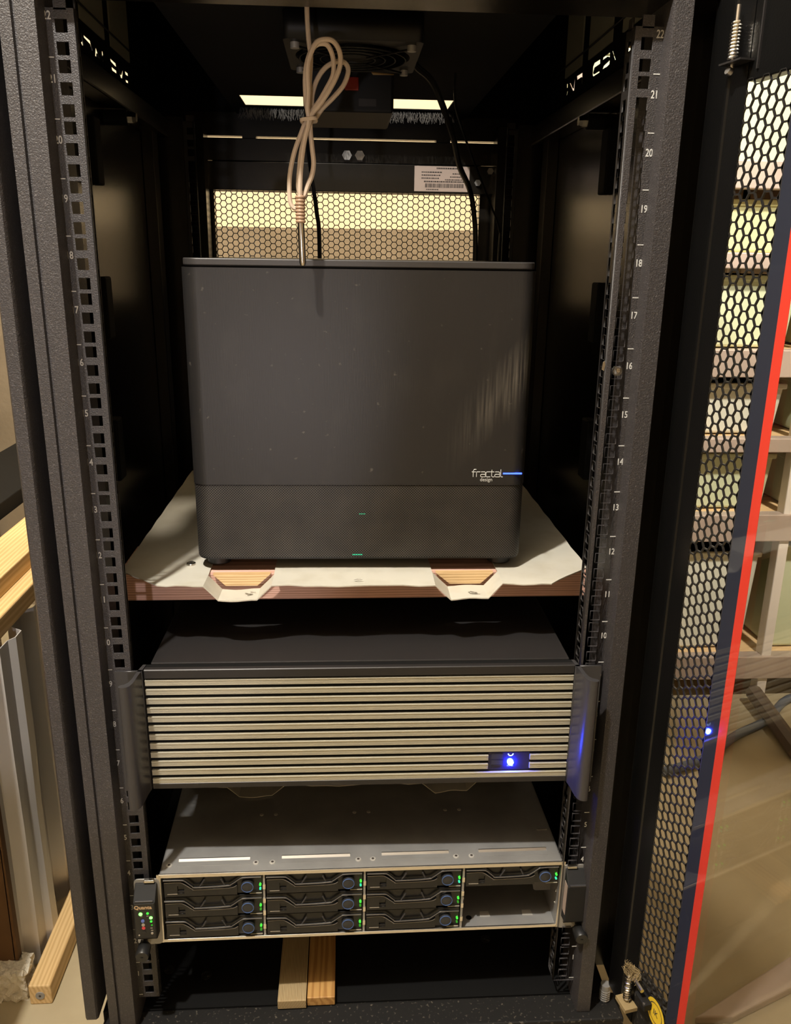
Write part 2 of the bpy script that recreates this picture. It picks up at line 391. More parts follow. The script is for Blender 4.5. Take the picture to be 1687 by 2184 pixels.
def hole_rows():
    out = []
    for u in range(22):
        for d in (6.35, 22.225, 38.1): out.append(u * U + d * .001)
    return out
def rail(sx, y, front=True):
    """square-hole mounting rail: front face with 66 holes and a return flange"""
    xi, xo, xh, hh = (.2222 if front else .2260) * sx, (.2515 if front else .2420) * sx, .23255 * sx, .0048
    a, b = sorted((xi, xo)); z0, z1 = -.004, .968
    holes = [rect(xh - hh, xh + hh, z - hh, z + hh) for z in hole_rows()]
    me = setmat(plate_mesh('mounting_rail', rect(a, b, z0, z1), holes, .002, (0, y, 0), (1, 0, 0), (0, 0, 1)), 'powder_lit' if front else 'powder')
    o = link('mounting_rail', me, rack, loc=(0, 0, RZ))
    # return flange with its own slots
    d = 1 if front else -1
    fd = (.007 if sx < 0 else .020) if front else .006
    ya, yb = sorted((y + .001 * d, y + fd * d))
    slots = [rect(min(y + .3 * fd * d, y + .78 * fd * d), max(y + .3 * fd * d, y + .78 * fd * d), z - .0045, z + .0045) for z in hole_rows()]
    f = setmat(plate_mesh('return_flange', rect(ya, yb, z0, z1), slots, .0016, (xi, 0, 0), (0, 1, 0), (0, 0, 1)), 'powder')
    link('return_flange', f, o)
    if front:
        parts = []
        for u in range(1, 23):
            c = (.2428 * sx, y - .0012, u * U - .0155)
            parts.append((text_mesh(str(u), .0086, c, (1, 0, 0), (0, 0, 1), 'white_print', 'number', sx=.74, weight=.00012), 0))
            mb = MB().box(.2402 * sx - (.003 if sx > 0 else .003), .2402 * sx + .003, y - .0013, y - .0010, (u - 1) * U - .0004, (u - 1) * U + .0004)
            me2 = bpy.data.meshes.new('mark'); me2.from_pydata(mb.v, [], mb.f); me2.transform(Matrix.Translation((.003 * sx, 0, 0))); parts.append((me2, 0))
        join_meshes('printed_unit_numbers', parts, ['white_print'], o, 'stuff')
    return o
for sx in (-1, 1): rail(sx, 0)
for sx in (-1, 1): rail(sx, .57, False)

# front corner posts (folded sheet: face, groove, outer strip), outer skins
def fold(pts, t=.0015):
    """polyline in plan -> closed outline of a folded sheet"""
    L = []; Rr = []
    for i, p in enumerate(pts):
        a = Vector(pts[max(i - 1, 0)]); b = Vector(pts[min(i + 1, len(pts) - 1)]); d = (b - a).normalized(); n = Vector((-d.y, d.x))
        L.append((p[0] + n.x * t, p[1] + n.y * t)); Rr.append((p[0] - n.x * t, p[1] - n.y * t))
    return L + Rr[::-1]
ZB, ZT = -.03, .985
left_post = [(-.2441, .045), (-.2441, -.016), (-.2455, -.0195), (-.2605, -.0195), (-.2615, -.0165), (-.2628, -.0165), (-.2638, -.0195), (-.2730, -.0195), (-.2740, -.015), (-.2740, .05)]
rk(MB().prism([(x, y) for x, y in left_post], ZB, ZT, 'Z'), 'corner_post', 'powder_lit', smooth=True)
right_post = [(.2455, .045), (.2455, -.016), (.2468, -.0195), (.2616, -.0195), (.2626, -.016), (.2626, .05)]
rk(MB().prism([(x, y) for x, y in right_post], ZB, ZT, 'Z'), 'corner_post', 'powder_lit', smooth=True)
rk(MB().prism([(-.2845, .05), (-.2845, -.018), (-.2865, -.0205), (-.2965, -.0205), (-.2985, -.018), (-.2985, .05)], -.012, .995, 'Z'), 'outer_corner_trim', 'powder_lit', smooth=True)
rk(MB().prism([(.2640, .052), (.2640, .044), (.2970, .044), (.2970, .006), (.2990, .006), (.2990, .052)], -.03, .995, 'Z'), 'outer_corner_trim', 'panel', smooth=True)
rk(MB().box(-.2845, -.274, .035, .045, -.03, .985), 'door_seal_channel', 'matte')
# side panels with raised edge rails, cable brackets, locks
GLYPH_R = [[(0.5215, 1.0204), (0.5123, 1.0198), (0.5117, 1.0145), (0.5199, 1.0149)], [(0.5164, 1.0106), (0.5088, 1.0109), (0.5126, 1.0053), (0.5196, 1.0059)], [(0.5053, 1.0186), (0.4986, 1.0184), (0.4828, 1.0084), (0.4796, 1.0196), (0.4739, 1.019), (0.4753, 1.0046), (0.4839, 1.0051)], [(0.4694, 1.0207), (0.4388, 1.0199), (0.4346, 1.0055), (0.4398, 1.0057), (0.4424, 1.0147), (0.4657, 1.015)], [(0.3881, 1.0205), (0.3597, 1.0194), (0.3588, 1.0138), (0.3827, 1.0143), (0.3867, 1.0095), (0.385, 1.0073), (0.3595, 1.0066), (0.3588, 1.0042), (0.3872, 1.0048), (0.3923, 1.0073), (0.3937, 1.0174)], [(0.3511, 1.019), (0.3208, 1.0188), (0.3199, 1.0126), (0.3304, 1.0156), (0.3525, 1.0157)], [(0.3466, 1.0091), (0.3194, 1.0107), (0.3194, 1.0055), (0.3288, 1.0047), (0.3513, 1.0057)], [(0.3152, 1.0181), (0.3105, 1.018), (0.2961, 1.0056), (0.3012, 1.0052)], [(0.2622, 1.0196), (0.2472, 1.0186), (0.2456, 1.0132), (0.2521, 1.0138), (0.2548, 1.0136), (0.2637, 1.0153)], [(0.2608, 1.01), (0.2517, 1.0096), (0.2457, 1.0108), (0.2447, 1.0045), (0.252, 1.004), (0.2623, 1.0056)]]
GLYPH_L = [[(0.2865, 1.0147), (0.2906, 1.0152), (0.2946, 1.0039), (0.288, 1.0025), (0.2841, 1.0045), (0.2888, 1.0067)], [(0.2952, 1.0154), (0.325, 1.0151), (0.3296, 1.006), (0.3241, 1.0053), (0.3204, 1.0107), (0.2972, 1.0123)], [(0.3422, 1.0121), (0.3475, 1.0128), (0.3584, 1.0038), (0.353, 1.0031), (0.3474, 1.0072), (0.3452, 1.0024), (0.3374, 1.0025)], [(0.3682, 1.0146), (0.3762, 1.0149), (0.3769, 1.0115), (0.3684, 1.0076)], [(0.3694, 1.0051), (0.3734, 1.0053), (0.3729, 1.0036), (0.3691, 1.003)], [(0.4044, 1.0145), (0.4348, 1.0141), (0.4374, 1.01), (0.4253, 1.0095), (0.4071, 1.0109)], [(0.4083, 1.0052), (0.4143, 1.0059), (0.4361, 1.0059), (0.4357, 1.0021), (0.411, 1.0016)], [(0.4384, 1.013), (0.4433, 1.013), (0.4564, 1.005), (0.4652, 1.0125), (0.471, 1.0134), (0.463, 1.0019), (0.453, 1.001)], [(0.4764, 1.0141), (0.4963, 1.0145), (0.4973, 1.0107), (0.4793, 1.0098)], [(0.4775, 1.0041), (0.4954, 1.0049), (0.4944, 1.0017), (0.4786, 1.0008)]]
for sx, G in ((-1, GLYPH_L), (1, GLYPH_R)):
    a, b = sorted((.288 * sx, .297 * sx))
    pan = rk(MB().box(a, b, .05, .70, -.03, .985), 'side_panel', 'panel')
    # vent band: cut-out lettering along the top of the side
    me = setmat(plate_mesh('vent_lettering_panel', rect(.045, .72, .985, 1.172), G, .0015, (.297 * sx, 0, 0), (0, 1, 0), (0, 0, 1)), 'matte')
    link('vent_lettering_panel', me, rack, loc=(0, 0, RZ))
    a, b = sorted((.262 * sx, .288 * sx))
    rk(MB().box(a, b, .05, .66, .946, .972), 'side_rail', 'panel', bevel=.002)
    for y0, y1 in ((.505, .535),):
        a, b = sorted((.272 * sx, .288 * sx))
        rk(MB().box(a, b, y0, y1, -.03, .958), 'middle_upright', 'panel', bevel=.001)
    for z0, z1, y0 in ((.858, .926, .232), (.694, .762, .225), (.530, .603, .222)):
        a, b = sorted((.276 * sx, .2885 * sx)); 
        o = MB().box(a, b, y0, y0 + .026, z0, z1).build('cable_bracket', 'matte', pan, bevel=.002)
    # pale strips seen in the well above the lettering
    for y0, y1 in (((.28, .375), (.405, .497)) if sx < 0 else ((.20, .27), (.31, .405), (.438, .52))):
        a, b = sorted((.2935 * sx, .2955 * sx))
        rk(MB().box(a, b, y0, y1, 1.027, 1.165), 'pale_inner_strip', 'pale_panel')
    rk(MB().tube([(.292 * sx, .20, 1.040), (.2915 * sx, .38, 1.039), (.292 * sx, .56, 1.040)], .0012, 6), 'side_wire', 'rubber')
    # lock cylinder poking through the side panel
    ly = .272 if sx > 0 else .325; lz = .937
    lk = MB().cyl((.288 * sx, ly, lz), (.262 * sx, ly, lz), .0085, 20).build('panel_lock', 'matte', pan, smooth=True)
    MB().tube([(.262 * sx, ly, lz), (.256 * sx, ly, lz), (.252 * sx, ly, lz)], [.007, .007, .005], 6).build('lock_nut', 'nickel', lk)
    # rear mounting brackets
    a, b = sorted((.2418 * sx, .288 * sx))
    rk(MB().box(a, b, .571, .573, -.03, .975), 'rear_post', 'panel', bevel=.001)
    a, b = sorted((.228 * sx, .298 * sx))
    rk(MB().box(a, b, .662, .70, -.03, .985), 'rear_corner_post', 'panel', bevel=.001)
# bottom, front sill, back frame, roof
rk(MB().box(-.288, .288, .006, .70, -.045, -.03), 'floor_pan', 'matte')
rk(MB().box(-.2845, .2985, -.030, .006, -.085, -.031), 'front_sill', 'dusty', bevel=.002)
rk(MB().box(-.2985, .2985, .05, .70, -.10, -.085), 'plinth', 'panel')
for sx in (-.24, .24):
    for y in (.06, .62): rk(MB().cyl((sx, y, FZ), (sx, y, -.10), .022, 20), 'levelling_foot', 'black', smooth=True)
for x, y in ((-.262, -.006), (.283, -.004)):
    st = rk(MB().cyl((x, y, -.03), (x, y, -.008), .0055, 16), 'threaded_stud', 'steel', smooth=True)
    for k in range(5): MB().tube([(x + .0056 * math.cos(t * .785), y + .0056 * math.sin(t * .785), -.028 + k * .003) for t in range(8)], .0008, 5, closed=True).build('thread', 'steel', st)
for x, y in ((-.225, .06), (-.18, .05), (.16, .09)):
    rk(MB().cyl((x, y, -.0305), (x, y, -.0285), .006, 16), 'floor_rivet', 'dusty', smooth=True)
rk(MB().box(-.2985, .2985, -.018, .045, .985, 1.172), 'front_header', 'panel', bevel=.002)
me = setmat(plate_mesh('roof_panel', rect(-.18, .18, .045, .70), [rect(-.158, .143, .540, .628)], .002, (0, 0, 1.0), (1, 0, 0), (0, 1, 0)), 'matte')
link('roof_panel', me, rack, loc=(0, 0, RZ))
for sx in (-1, 1):
    a, b = sorted((.18 * sx, .2985 * sx))
    rk(MB().box(a, b, .045, .70, 1.17, 1.172), 'roof_edge', 'matte')
    a, b = sorted((.179 * sx, .1805 * sx))
    rk(MB().box(a, b, .045, .70, 1.0, 1.171), 'roof_upstand', 'matte')
# brush strip at the cable slot
br = rk(MB().box(-.166, .152, .632, .640, .994, .9985), 'brush_holder', 'matte')
bb = MB()
for i in range(420):
    x = -.166 + .318 * i / 420 + random.uniform(-.001, .001); y = .632 + random.uniform(-.002, .002)
    bb.tube([(x, y + .001, .998), (x + random.uniform(-.002, .002), y - .001, .992), (x + random.uniform(-.004, .004), y - .002 + random.uniform(-.003, .003), .984 + random.uniform(-.004, .004))], .00045, 3, cap=False)
bb.build('brush_bristles', 'bristle', br, kind='stuff')
# rear frame: header beam with a light gap above, screws, then label beam, perforated rear door
rk(MB().box(-.2985, .2985, .70, .72, .967, 1.001), 'rear_top_beam', 'panel')
for a_, b_ in ((-.2985, -.179), (.179, .2985)): rk(MB().box(a_, b_, .70, .72, 1.001, 1.172), 'rear_side_cover', 'matte')
rb = rk(MB().box(-.30, .30, .695, .72, .930, .9635), 'rear_cross_beam', 'panel', bevel=.001)
for x, n in ((-.0076, 'hex_bolt'), (.0127, 'hex_bolt')):
    MB().cyl((x, .695, .941), (x, .688, .941), .0078, 6).build(n, 'nickel' if x > 0 else 'steel', rb)
for a, b in ((-.2335, -.2300), (-.1725, -.1511), (.135, .1577)):
    MB().box(a, b, .697, .72, .963, .968).build('gap_spacer', 'panel', rb)
lb = rk(MB().box(-.2985, .2985, .69, .71, .8865, .929), 'rear_label_beam', 'panel', bevel=.001)
lab = MB().box(.1005, .1895, .6893, .69, .8895, .9275).build('information_label', 'paper', lb)
lines = [(.136, .174, .9245, .0022), (.112, .145, .9185, .0018), (.162, .180, .9165, .0016), (.112, .143, .9140, .0018), (.158, .182, .9118, .0016), (.112, .140, .9095, .0018), (.150, .182, .9075, .0016), (.116, .182, .9045, .0020), (.120, .140, .8925, .0014)]
lm = MB()
for a, b, z, h in lines:
    x = a
    while x < b:
        w = random.uniform(.0012, .0034); lm.box(x, min(x + w, b), .6890, .68935, z - h / 2, z + h / 2); x += w + .0008
x = .118
while x < .180:
    w = random.choice((.0005, .0008, .0014)); lm.box(x, x + w, .6890, .68935, .8955, .9015); x += w + random.choice((.0006, .0009))
lm.build('label_print', 'ink', lab, kind='stuff') if False else lm.build('label_print', 'ink', lb, kind='stuff')
for x, z in ((-.234, .9235), (-.2345, .909), (.2228, .9215), (.203, .9035)):
    MB().cyl((x, .69, z), (x, .686, z), .0052, 6).build('beam_bolt', 'steel', lb)
rd = rk(MB().box(-.2985, -.2235, .715, .735, -.02, .89), 'rear_door', 'panel')
MB().box(.2115, .2985, .715, .735, -.02, .89).build('door_stile', 'panel', rd)
MB().box(-.2235, .2115, .715, .735, -.02, .715).build('lower_light_blocker', 'matte', rd)  # unseen solid panel added to block light and darken the interior
MB().box(-.2235, .2115, .715, .735, .8865, .93).build('door_rail', 'panel', rd)
hex_mesh(-.2265, .214, .705, .888, .0101, .0013, .0016, lambda a, b, t: (a, .718 + t, b)).build('perforated_mesh', 'hex', rd, kind='stuff')

# ---------------------------------------------------------------- open front door (hinged right, seen from inside)
DM = Vector((.274, .02, 0)); DE = Vector((.2111, -.9775, 0)); DN = Vector((.9775, .2111, 0))
def dp(s, d, z): p = DM + DE * s + DN * d; return (p.x, p.y, z)
class DMB(MB):
    def dbox(s, s0, s1, d0, d1, z0, z1):
        v = [dp(a, b, c) for c in (z0, z1) for b in (d0, d1) for a in (s0, s1)]
        return s.add(v, [(0, 2, 3, 1), (4, 5, 7, 6), (0, 1, 5, 4), (2, 6, 7, 3), (0, 4, 6, 2), (1, 3, 7, 5)])
    def dprism(s, poly, z0, z1):
        n = len(poly); v = [dp(a, b, z0) for a, b in poly] + [dp(a, b, z1) for a, b in poly]
        return s.add(v, [list(range(n)), list(range(2 * n - 1, n - 1, -1))] + [(i, i + n, (i + 1) % n + n, (i + 1) % n) for i in range(n)])
door = DMB().dprism([(.030, .012), (.030, .004), (.034, .002), (.0595, .0), (.0605, -.0012), (.063, -.0012), (.0640, .0003), (.0842, .0003), (.0842, .0018), (.046, .0018), (.044, .012)], .0, 1.02).build('front_door', 'gloss', rack, loc=(0, 0, RZ), smooth=True)
def dk(mb, name, m, **k): return mb.build(name, m, door, **k)
dk(DMB().dbox(.0842, .60, .0006, .012, .0, .066), 'door_bottom_rail', 'dusty', bevel=.001)
dk(DMB().dbox(.0842, .60, .0006, .012, .918, 1.02), 'door_top_rail', 'gloss', bevel=.001)
dk(DMB().dbox(.56, .60, .0, .024, .072, .925), 'door_far_stile', 'powder', bevel=.001)
dk(hex_mesh(.0880, .1395, .060, .919, .0103, .0013, .0016, lambda a, b, t: dp(a, .0004 + t, b)), 'perforated_mesh', 'hex', kind='stuff')
dk(DMB().dbox(.1392, .52, .000, .004, .060, .985), 'glass_pane', 'glass')
dk(DMB().dbox(.1396, .1556, -.0004, -.0001, .060, .985), 'navy_border', 'navy')
dk(DMB().dbox(.1556, .1660, -.0004, -.0001, .060, .985), 'red_stripe', 'red')
dk(DMB().dbox(.1386, .1394, -.0004, .0040, .060, .985), 'glass_edge', 'handle')
# spring hinge pins at the top and bottom of the hinge side
def spring(z0, z1, s, d, turns, name='hinge_spring'):
    pts = []
    for i in range(turns * 12 + 1):
        t = i / 12 * 2 * math.pi; a = .0033 * math.cos(t); b = .0033 * math.sin(t); pts.append(dp(s + a, d + b, z0 + (z1 - z0) * i / (turns * 12)))
    return DMB().tube(pts, .00115, 6)
dk(spring(.934, .960, .0725, -.006, 11), 'hinge_spring', 'nickel', smooth=True)
dk(DMB().tube([dp(.0725, -.006, .925), dp(.0725, -.006, .972)], .0017, 10), 'hinge_pin', 'bare', smooth=True)
dk(DMB().tube([dp(.0722, -.006, .9262), dp(.0722, -.0095, .9275)], .0030, 14), 'pin_end', 'bare', smooth=True)
dk(DMB().dbox(.064, .090, -.012, .002, .9315, .9328), 'hinge_bracket', 'powder')
dk(DMB().dbox(.0945, .0960, -.001, .001, .925, .985), 'glass_rubber', 'bezel')
dk(spring(.030, .060, .0807, -.006, 10), 'hinge_spring', 'nickel', smooth=True)
dk(DMB().tube([dp(.0807, -.006, .022), dp(.0807, -.006, .066), dp(.0814, -.007, .0690), dp(.086, -.008, .0700), dp(.109, -.009, .0705)], .0021, 10), 'hinge_pin', 'bare', smooth=True)
dk(DMB().dbox(.072, .092, -.014, .002, .024, .0285), 'hinge_bracket', 'dust')
sticker = DMB()
def disc(mb, c, r0, r1, z, n=28):
    for k in range(n):
        a, b = 2 * math.pi * k / n, 2 * math.pi * (k + 1) / n
        mb.add([dp(c[0] + r * math.cos(t), z, c[1] + r * math.sin(t)) for r, t in ((r0, a), (r1, a), (r1, b), (r0, b))], [(0, 1, 2, 3)])
for r0, r1, mi, zz in ((0, .0155, 0, -.0012), (.0105, .0115, 1, -.0013)):
    sticker.m = mi; disc(sticker, (.124, .055), max(r0, .00001), r1, zz)
me = text_mesh('IK', .009, dp(.124, -.0013, .055), tuple(DE), (0, 0, 1), 'ink', 'mark')
sme = bpy.data.meshes.new('s'); sme.from_pydata(sticker.v, [], sticker.f); sme.polygons.foreach_set('material_index', sticker.mi)
for p in me.polygons: p.material_index = 1
bm = bmesh.new(); bm.from_mesh(sme)
n0 = len(bm.faces); bm.from_mesh(me); bm.faces.ensure_lookup_table()
for f in bm.faces[n0:]: f.material_index = 1
out = bpy.data.meshes.new('round_sticker'); bm.to_mesh(out); bm.free(); out.materials.append(M['yellow']); out.materials.append(M['ink'])
link('round_sticker', out, door)
dk(DMB().dbox(.098, .117, -.010, .001, .052, .060), 'glass_clip', 'dusty', bevel=.001)
tuft = DMB()
for k in range(120):
    a = random.uniform(0, 6.28); r = random.uniform(.003, .010); s0, z0 = .086 + random.uniform(-.005, .006), .072 + random.uniform(-.002, .004)
    tuft.tube([dp(s0 + r * math.cos(a + t * .6), -.008 + .004 * math.sin(a * 3 + t), z0 + r * .7 * math.sin(a + t * .6)) for t in range(4)], .00018, 3, cap=False)
tuft.build('dust_tuft', 'dust', door, kind='stuff')
# ================================================================== SHELF: fir board, corrugated sheet, tower computer
bd = MB().box(-.2515, .2485, .085, .174, .4355, .4662).build('shelf_board', 'board', bevel=.0015)
tag(bd, 'reddish fir board spanning the rack under the white corrugated sheet', 'board')

def corrugated(z, front, back, xa, xb, cham, valleys, drop, th=.0012, notch=None, ripple=True):
    """off-white corrugated sheet: flats with trapezoid valleys, front corners cut, wavy edge"""
    xs = [xa]; 
    for v in valleys: xs += list(v)
    xs.append(xb)
    mb = MB()
    cols = []
    n_ = 5
    def add_span(x0, z0, x1, z1, n=n_):
        for i in range(n): cols.append((x0 + (x1 - x0) * i / n, z0 + (z1 - z0) * i / n))
    cur = (xa, z)
    for (a, b, c, d) in valleys:
        add_span(cur[0], z, a, z, 10); add_span(a, z, b, z - drop, 4); add_span(b, z - drop, c, z - drop, 6); add_span(c, z - drop, d, z, 4); cur = (d, z)
    add_span(cur[0], z, xb, z, 10); cols.append((xb, z))
    ny = 16
    def fy(x, zz):
        y = front + .0018 * math.sin(x * 60) + .0012 * math.sin(x * 170 + 1)
        if abs(x) > cham[0]: y = max(y, front + (abs(x) - cham[0]) * cham[1])
        return y
    rows = []
    for j in range(ny + 1):
        t = (j / ny) ** 1.6
        row = []
        for x, zz in cols:
            f0 = fy(x, zz); y = f0 + (back - f0) * t
            h = .0007 * math.sin(y * 90 + x * 14)
            if ripple and x < -.185: h += .0011 * math.sin(y * 420) * max(0, 1 - abs(y - .12) / .09)
            row.append((x, y, zz + h))
        rows.append(row)
    nc = len(cols); v = [p for r in rows for p in r] + [(p[0], p[1], p[2] - th) for r in rows for p in r]
    f = []; N = nc * (ny + 1)
    for j in range(ny):
        for i in range(nc - 1):
            if notch and rows[j + 1][i][1] > notch and (cols[i][1] < z - .003 or cols[i + 1][1] < z - .003): continue
            q = (j * nc + i, j * nc + i + 1, (j + 1) * nc + i + 1, (j + 1) * nc + i)
            f.append(q); f.append(tuple(k + N for k in q[::-1]))
    used = {}
    for q in f:
        for a, b in zip(q, q[1:] + q[:1]): used[(a, b)] = used.get((a, b), 0) + 1
    for (a, b) in list(used):
        if a < N and b < N and (b, a) not in used: f.append((b, a, a + N, b + N))
    return mb.add(v, f)
VAL = [(-.156, -.142, -.103, -.088), (.078, .0945, .1335, .148)]
sh = corrugated(.4685, .042, .52, -.248, .248, (.199, .95), VAL, .0155, notch=.078).build('corrugated_sheet', 'sheet', smooth=True)
tag(sh, 'off-white corrugated plastic sheet on the reddish board under the black tower computer', 'plastic sheet')
scr = MB().tube([(-.1786, .1053, .468), (-.1786, .1053, .4705), (-.1786, .1053, .4715)], [.0052, .0048, .003], 18).build('washer_screw', 'nickel', sh, smooth=True)
MB().box(-.1816, -.1756, .1048, .1058, .4713, .4717).build('screw_slot', 'ink', scr)
sm = MB()
def scrape(x0, y0, x1, y1, w):
    z = .4702 if not (-.142 < x0 < -.103 or .0945 < x0 < .1335) else .4538
    d = Vector((x1 - x0, y1 - y0)).normalized(); n = Vector((-d.y, d.x)) * w
    k = 5; L_ = []; R_ = []
    for i in range(k + 1):
        t = i / k; ww = random.uniform(.3, 1); x = x0 + (x1 - x0) * t; y = y0 + (y1 - y0) * t
        L_.append((x + n.x * ww, y + n.y * ww, z)); R_.append((x - n.x * ww, y - n.y * ww, z))
    sm.add(L_ + R_[::-1], [list(range(2 * k + 2))])
for a in ((-.137, .0805, -.111, .0815, .0012), (-.117, .060, -.110, .056, .0014), (-.114, .054, -.1085, .057, .0012), (-.112, .063, -.106, .062, .0009), (.098, .0805, .127, .0815, .0014), (.1165, .058, .1235, .054, .0012), (.1165, .053, .126, .051, .0012), (.115, .057, .116, .052, .0010), (-.005, .052, .004, .052, .0008), (-.003, .055, .002, .056, .0006)):
    scrape(*a)
sm.build('scrape_marks', 'scrape', sh, kind='stuff')

pc = root('tower_computer', 'black tower computer with brushed front over a perforated band, on white sheet', 'computer', (.0022, .0834, .4810), (0, 0, -.0138))
def plan(w, y0, y1, r):
    out = [(w, y1), (-w, y1)]
    for i in range(9): t = math.pi + math.pi / 2 * i / 8; out.append((-w + r + r * math.cos(t), y0 + r + r * math.sin(t)))
    for i in range(9): t = 1.5 * math.pi + math.pi / 2 * i / 8; out.append((w - r + r * math.cos(t), y0 + r + r * math.sin(t)))
    return out
MB().box(-.171, .171, .026, .389, .002, .300).build('case_body', 'case_body', pc, bevel=.002)
MB().prism(plan(.172, 0, .026, .016), .0812, .2945, 'Z').build('front_panel', 'case', pc, smooth=True)
MB().prism(plan(.1715, .0008, .026, .016), .0022, .0806, 'Z').build('perforated_band', 'grille', pc, smooth=True)
MB().prism(plan(.1705, .002, .026, .015), .0, .0022, 'Z').build('bottom_lip', 'black', pc, smooth=True)
MB().prism(plan(.1705, .0015, .380, .015), .2962, .3030, 'Z').build('top_panel', 'case_lip', pc, smooth=True, bevel=.001)
MB().prism(plan(.1690, .003, .30, .015), .2945, .2962, 'Z').build('top_seam', 'matte', pc, smooth=True)
for x in (-.152, .152):
    for y in (.028, .355):
        MB().cyl((x, y, -.0113), (x, y, .002), .0125, 24).build('foot', 'black', pc, smooth=True, bevel=.001)
parts = []
def strokes(word, x, z, h, gap, r):
    G = {'f': (.50, [[(.14, 0), (.14, .80), (.26, 1.0), (.52, 1.0)], [(-.06, .66), (.46, .66)]]), 'r': (.46, [[(0, 0), (0, .66), (.10, .66), (.46, .66)]]),
         'a': (.62, [[(.04, .66), (.52, .66), (.62, .56), (.62, 0), (.10, 0), (0, .08), (0, .26), (.10, .34), (.62, .34)]]), 'c': (.56, [[(.56, .66), (.10, .66), (0, .56), (0, .10), (.10, 0), (.56, 0)]]),
         't': (.46, [[(.12, .94), (.12, .10), (.22, 0), (.46, 0)], [(-.06, .66), (.44, .66)]]), 'l': (.34, [[(.06, 1.0), (.06, .10), (.16, 0), (.34, 0)]])}
    mb = MB(); cx = x
    for ch in word:
        w_, ls_ = G[ch]
        for l in ls_: mb.tube([(cx + a * h, -.0002, z + b * h) for a, b in l], r, 5)
        cx += (w_ + gap) * h
    return mb
strokes('fractal', .1152, .0902, .0080, .07, .00042).build('logo_lettering', 'white_print', pc, kind='stuff')
me = text_mesh('design', .0055, (.1300, -.0002, .0873), (1, 0, 0), (0, 0, 1), 'white_print', 'word', sx=.95); link('logo_lettering', me, pc)
MB().box(.1473, .1668, -.0006, .0006, .0931, .0946).build('light_bar', 'blue_bar', pc)
gl = MB()
for i in range(6): gl.box(-.0080 + i * .0018, -.0070 + i * .0018, .0003, .0009, .0046, .0056)
gl.build('status_light', 'teal_led', pc, kind='stuff')
gl = MB()
for i in range(4): gl.box(-.0010 + i * .0017, -.0002 + i * .0017, .0003, .0009, .0498, .0504)
gl.build('inner_light', 'teal_led', pc, kind='stuff')

for (a, b, c, d), w_ in zip(VAL, ('left', 'right')):
    wd = MB().prism([(b + .0030, .4546), (c - .0030, .4546), (d - .0042, .4672), (a + .0042, .4672)], .0775, .0848, 'Y').build('pine_wedge', 'pine_x')
    tag(wd, 'pale pine wedge filling the %s-hand valley of the white corrugated sheet' % w_, 'wedge', 'pine wedges in the sheet valleys')
# ================================================================== BLACK RACK SERVER (slatted front)
s3 = root('rack_server', 'black rack server with twelve champagne slats and curved grey handles, above the silver server', 'server', (.0022, .0, .264), (0, 0, -.008))
HB = .1345
MB().box(-.209, .2115, .012, .62, .002, HB + .0005).build('chassis', 'bezel', s3, bevel=.001)
MB().box(-.2145, .2155, .0010, .0118, .001, HB - .001).build('front_plate', 'matte', s3)
MB().prism([(-.0018, HB - .0092), (-.0018, HB - .0008), (-.0010, HB), (.0040, HB), (.0040, HB - .0092)], -.2125, .2135, 'X').build('top_rail', 'bezel', s3)
MB().prism([(-.0018, .0), (-.0018, .0056), (-.0010, .0062), (.0040, .0062), (.0040, .0)], -.2125, .2135, 'X').build('bottom_rail', 'bezel', s3)
def slat_profile(z0, h):
    p = [(.0012, z0)]
    n = 6; y0 = -.0006; 
    p.append((y0, z0))
    for i in range(n):
        a = z0 + h * (i + .12) / n; b = z0 + h * (i + .80) / n; c = z0 + h * (i + .96) / n
        dy = -.0012 if i == n - 1 else -.0008
        p += [(y0 + dy, a), (y0 + dy, b), (y0, c)]
    p += [(y0, z0 + h), (.0012, z0 + h)]
    return p
P = .01013; SH = .0061
for i in range(12):
    z0 = HB - .0092 - .0022 - SH - i * P
    spans = [(-.2125, .2135)] if i not in (9, 10) else [(-.2125, .1310), (.1745, .2135)]
    for a, b in spans: MB().prism(slat_profile(z0, SH), a, b, 'X').build('slat', 'slat', s3)
# window with blue power light behind the slats
zc = HB - .0092 - .0022 - 10 * P + .0019
win = MB().box(.1312, .1743, .0005, .0014, zc - .0102, zc + .0102).build('indicator_window', 'dark_glass', s3)
MB().cyl((.1545, .0008, zc - .0010), (.1545, -.0014, zc - .0010), .0030, 24).build('power_light', 'blue_led', win)
ic = MB()
for k in range(9):
    t0, t1 = math.pi * (1.0 + k / 9), math.pi * (1.0 + (k + 1) / 9)
    ic.add([(.1545 + r * math.cos(t), .0003, zc + .0088 + r * math.sin(t)) for r, t in ((.0020, t0), (.0030, t0), (.0030, t1), (.0020, t1))], [(0, 1, 2, 3)])
ic.build('crescent_light', 'blue_core', win)
dc = MB().box(.1345, .1465, .0001, .0007, zc + .0026, zc + .0090).build('card_slot', 'navy', win)
dc = MB().box(.1345, .1465, .0001, .0007, zc - .0040, zc + .0012).build('card_slot', 'navy', win)
MB().box(.1345, .1465, .0, .0007, zc - .0060, zc - .0044).build('slot_lip', 'bezel', win)
me = text_mesh('POWER', .0019, (.1545, .0003, zc - .0058), (1, 0, 0), (0, 0, 1), 'lens_grey', 'w'); link('window_lettering', me, win)
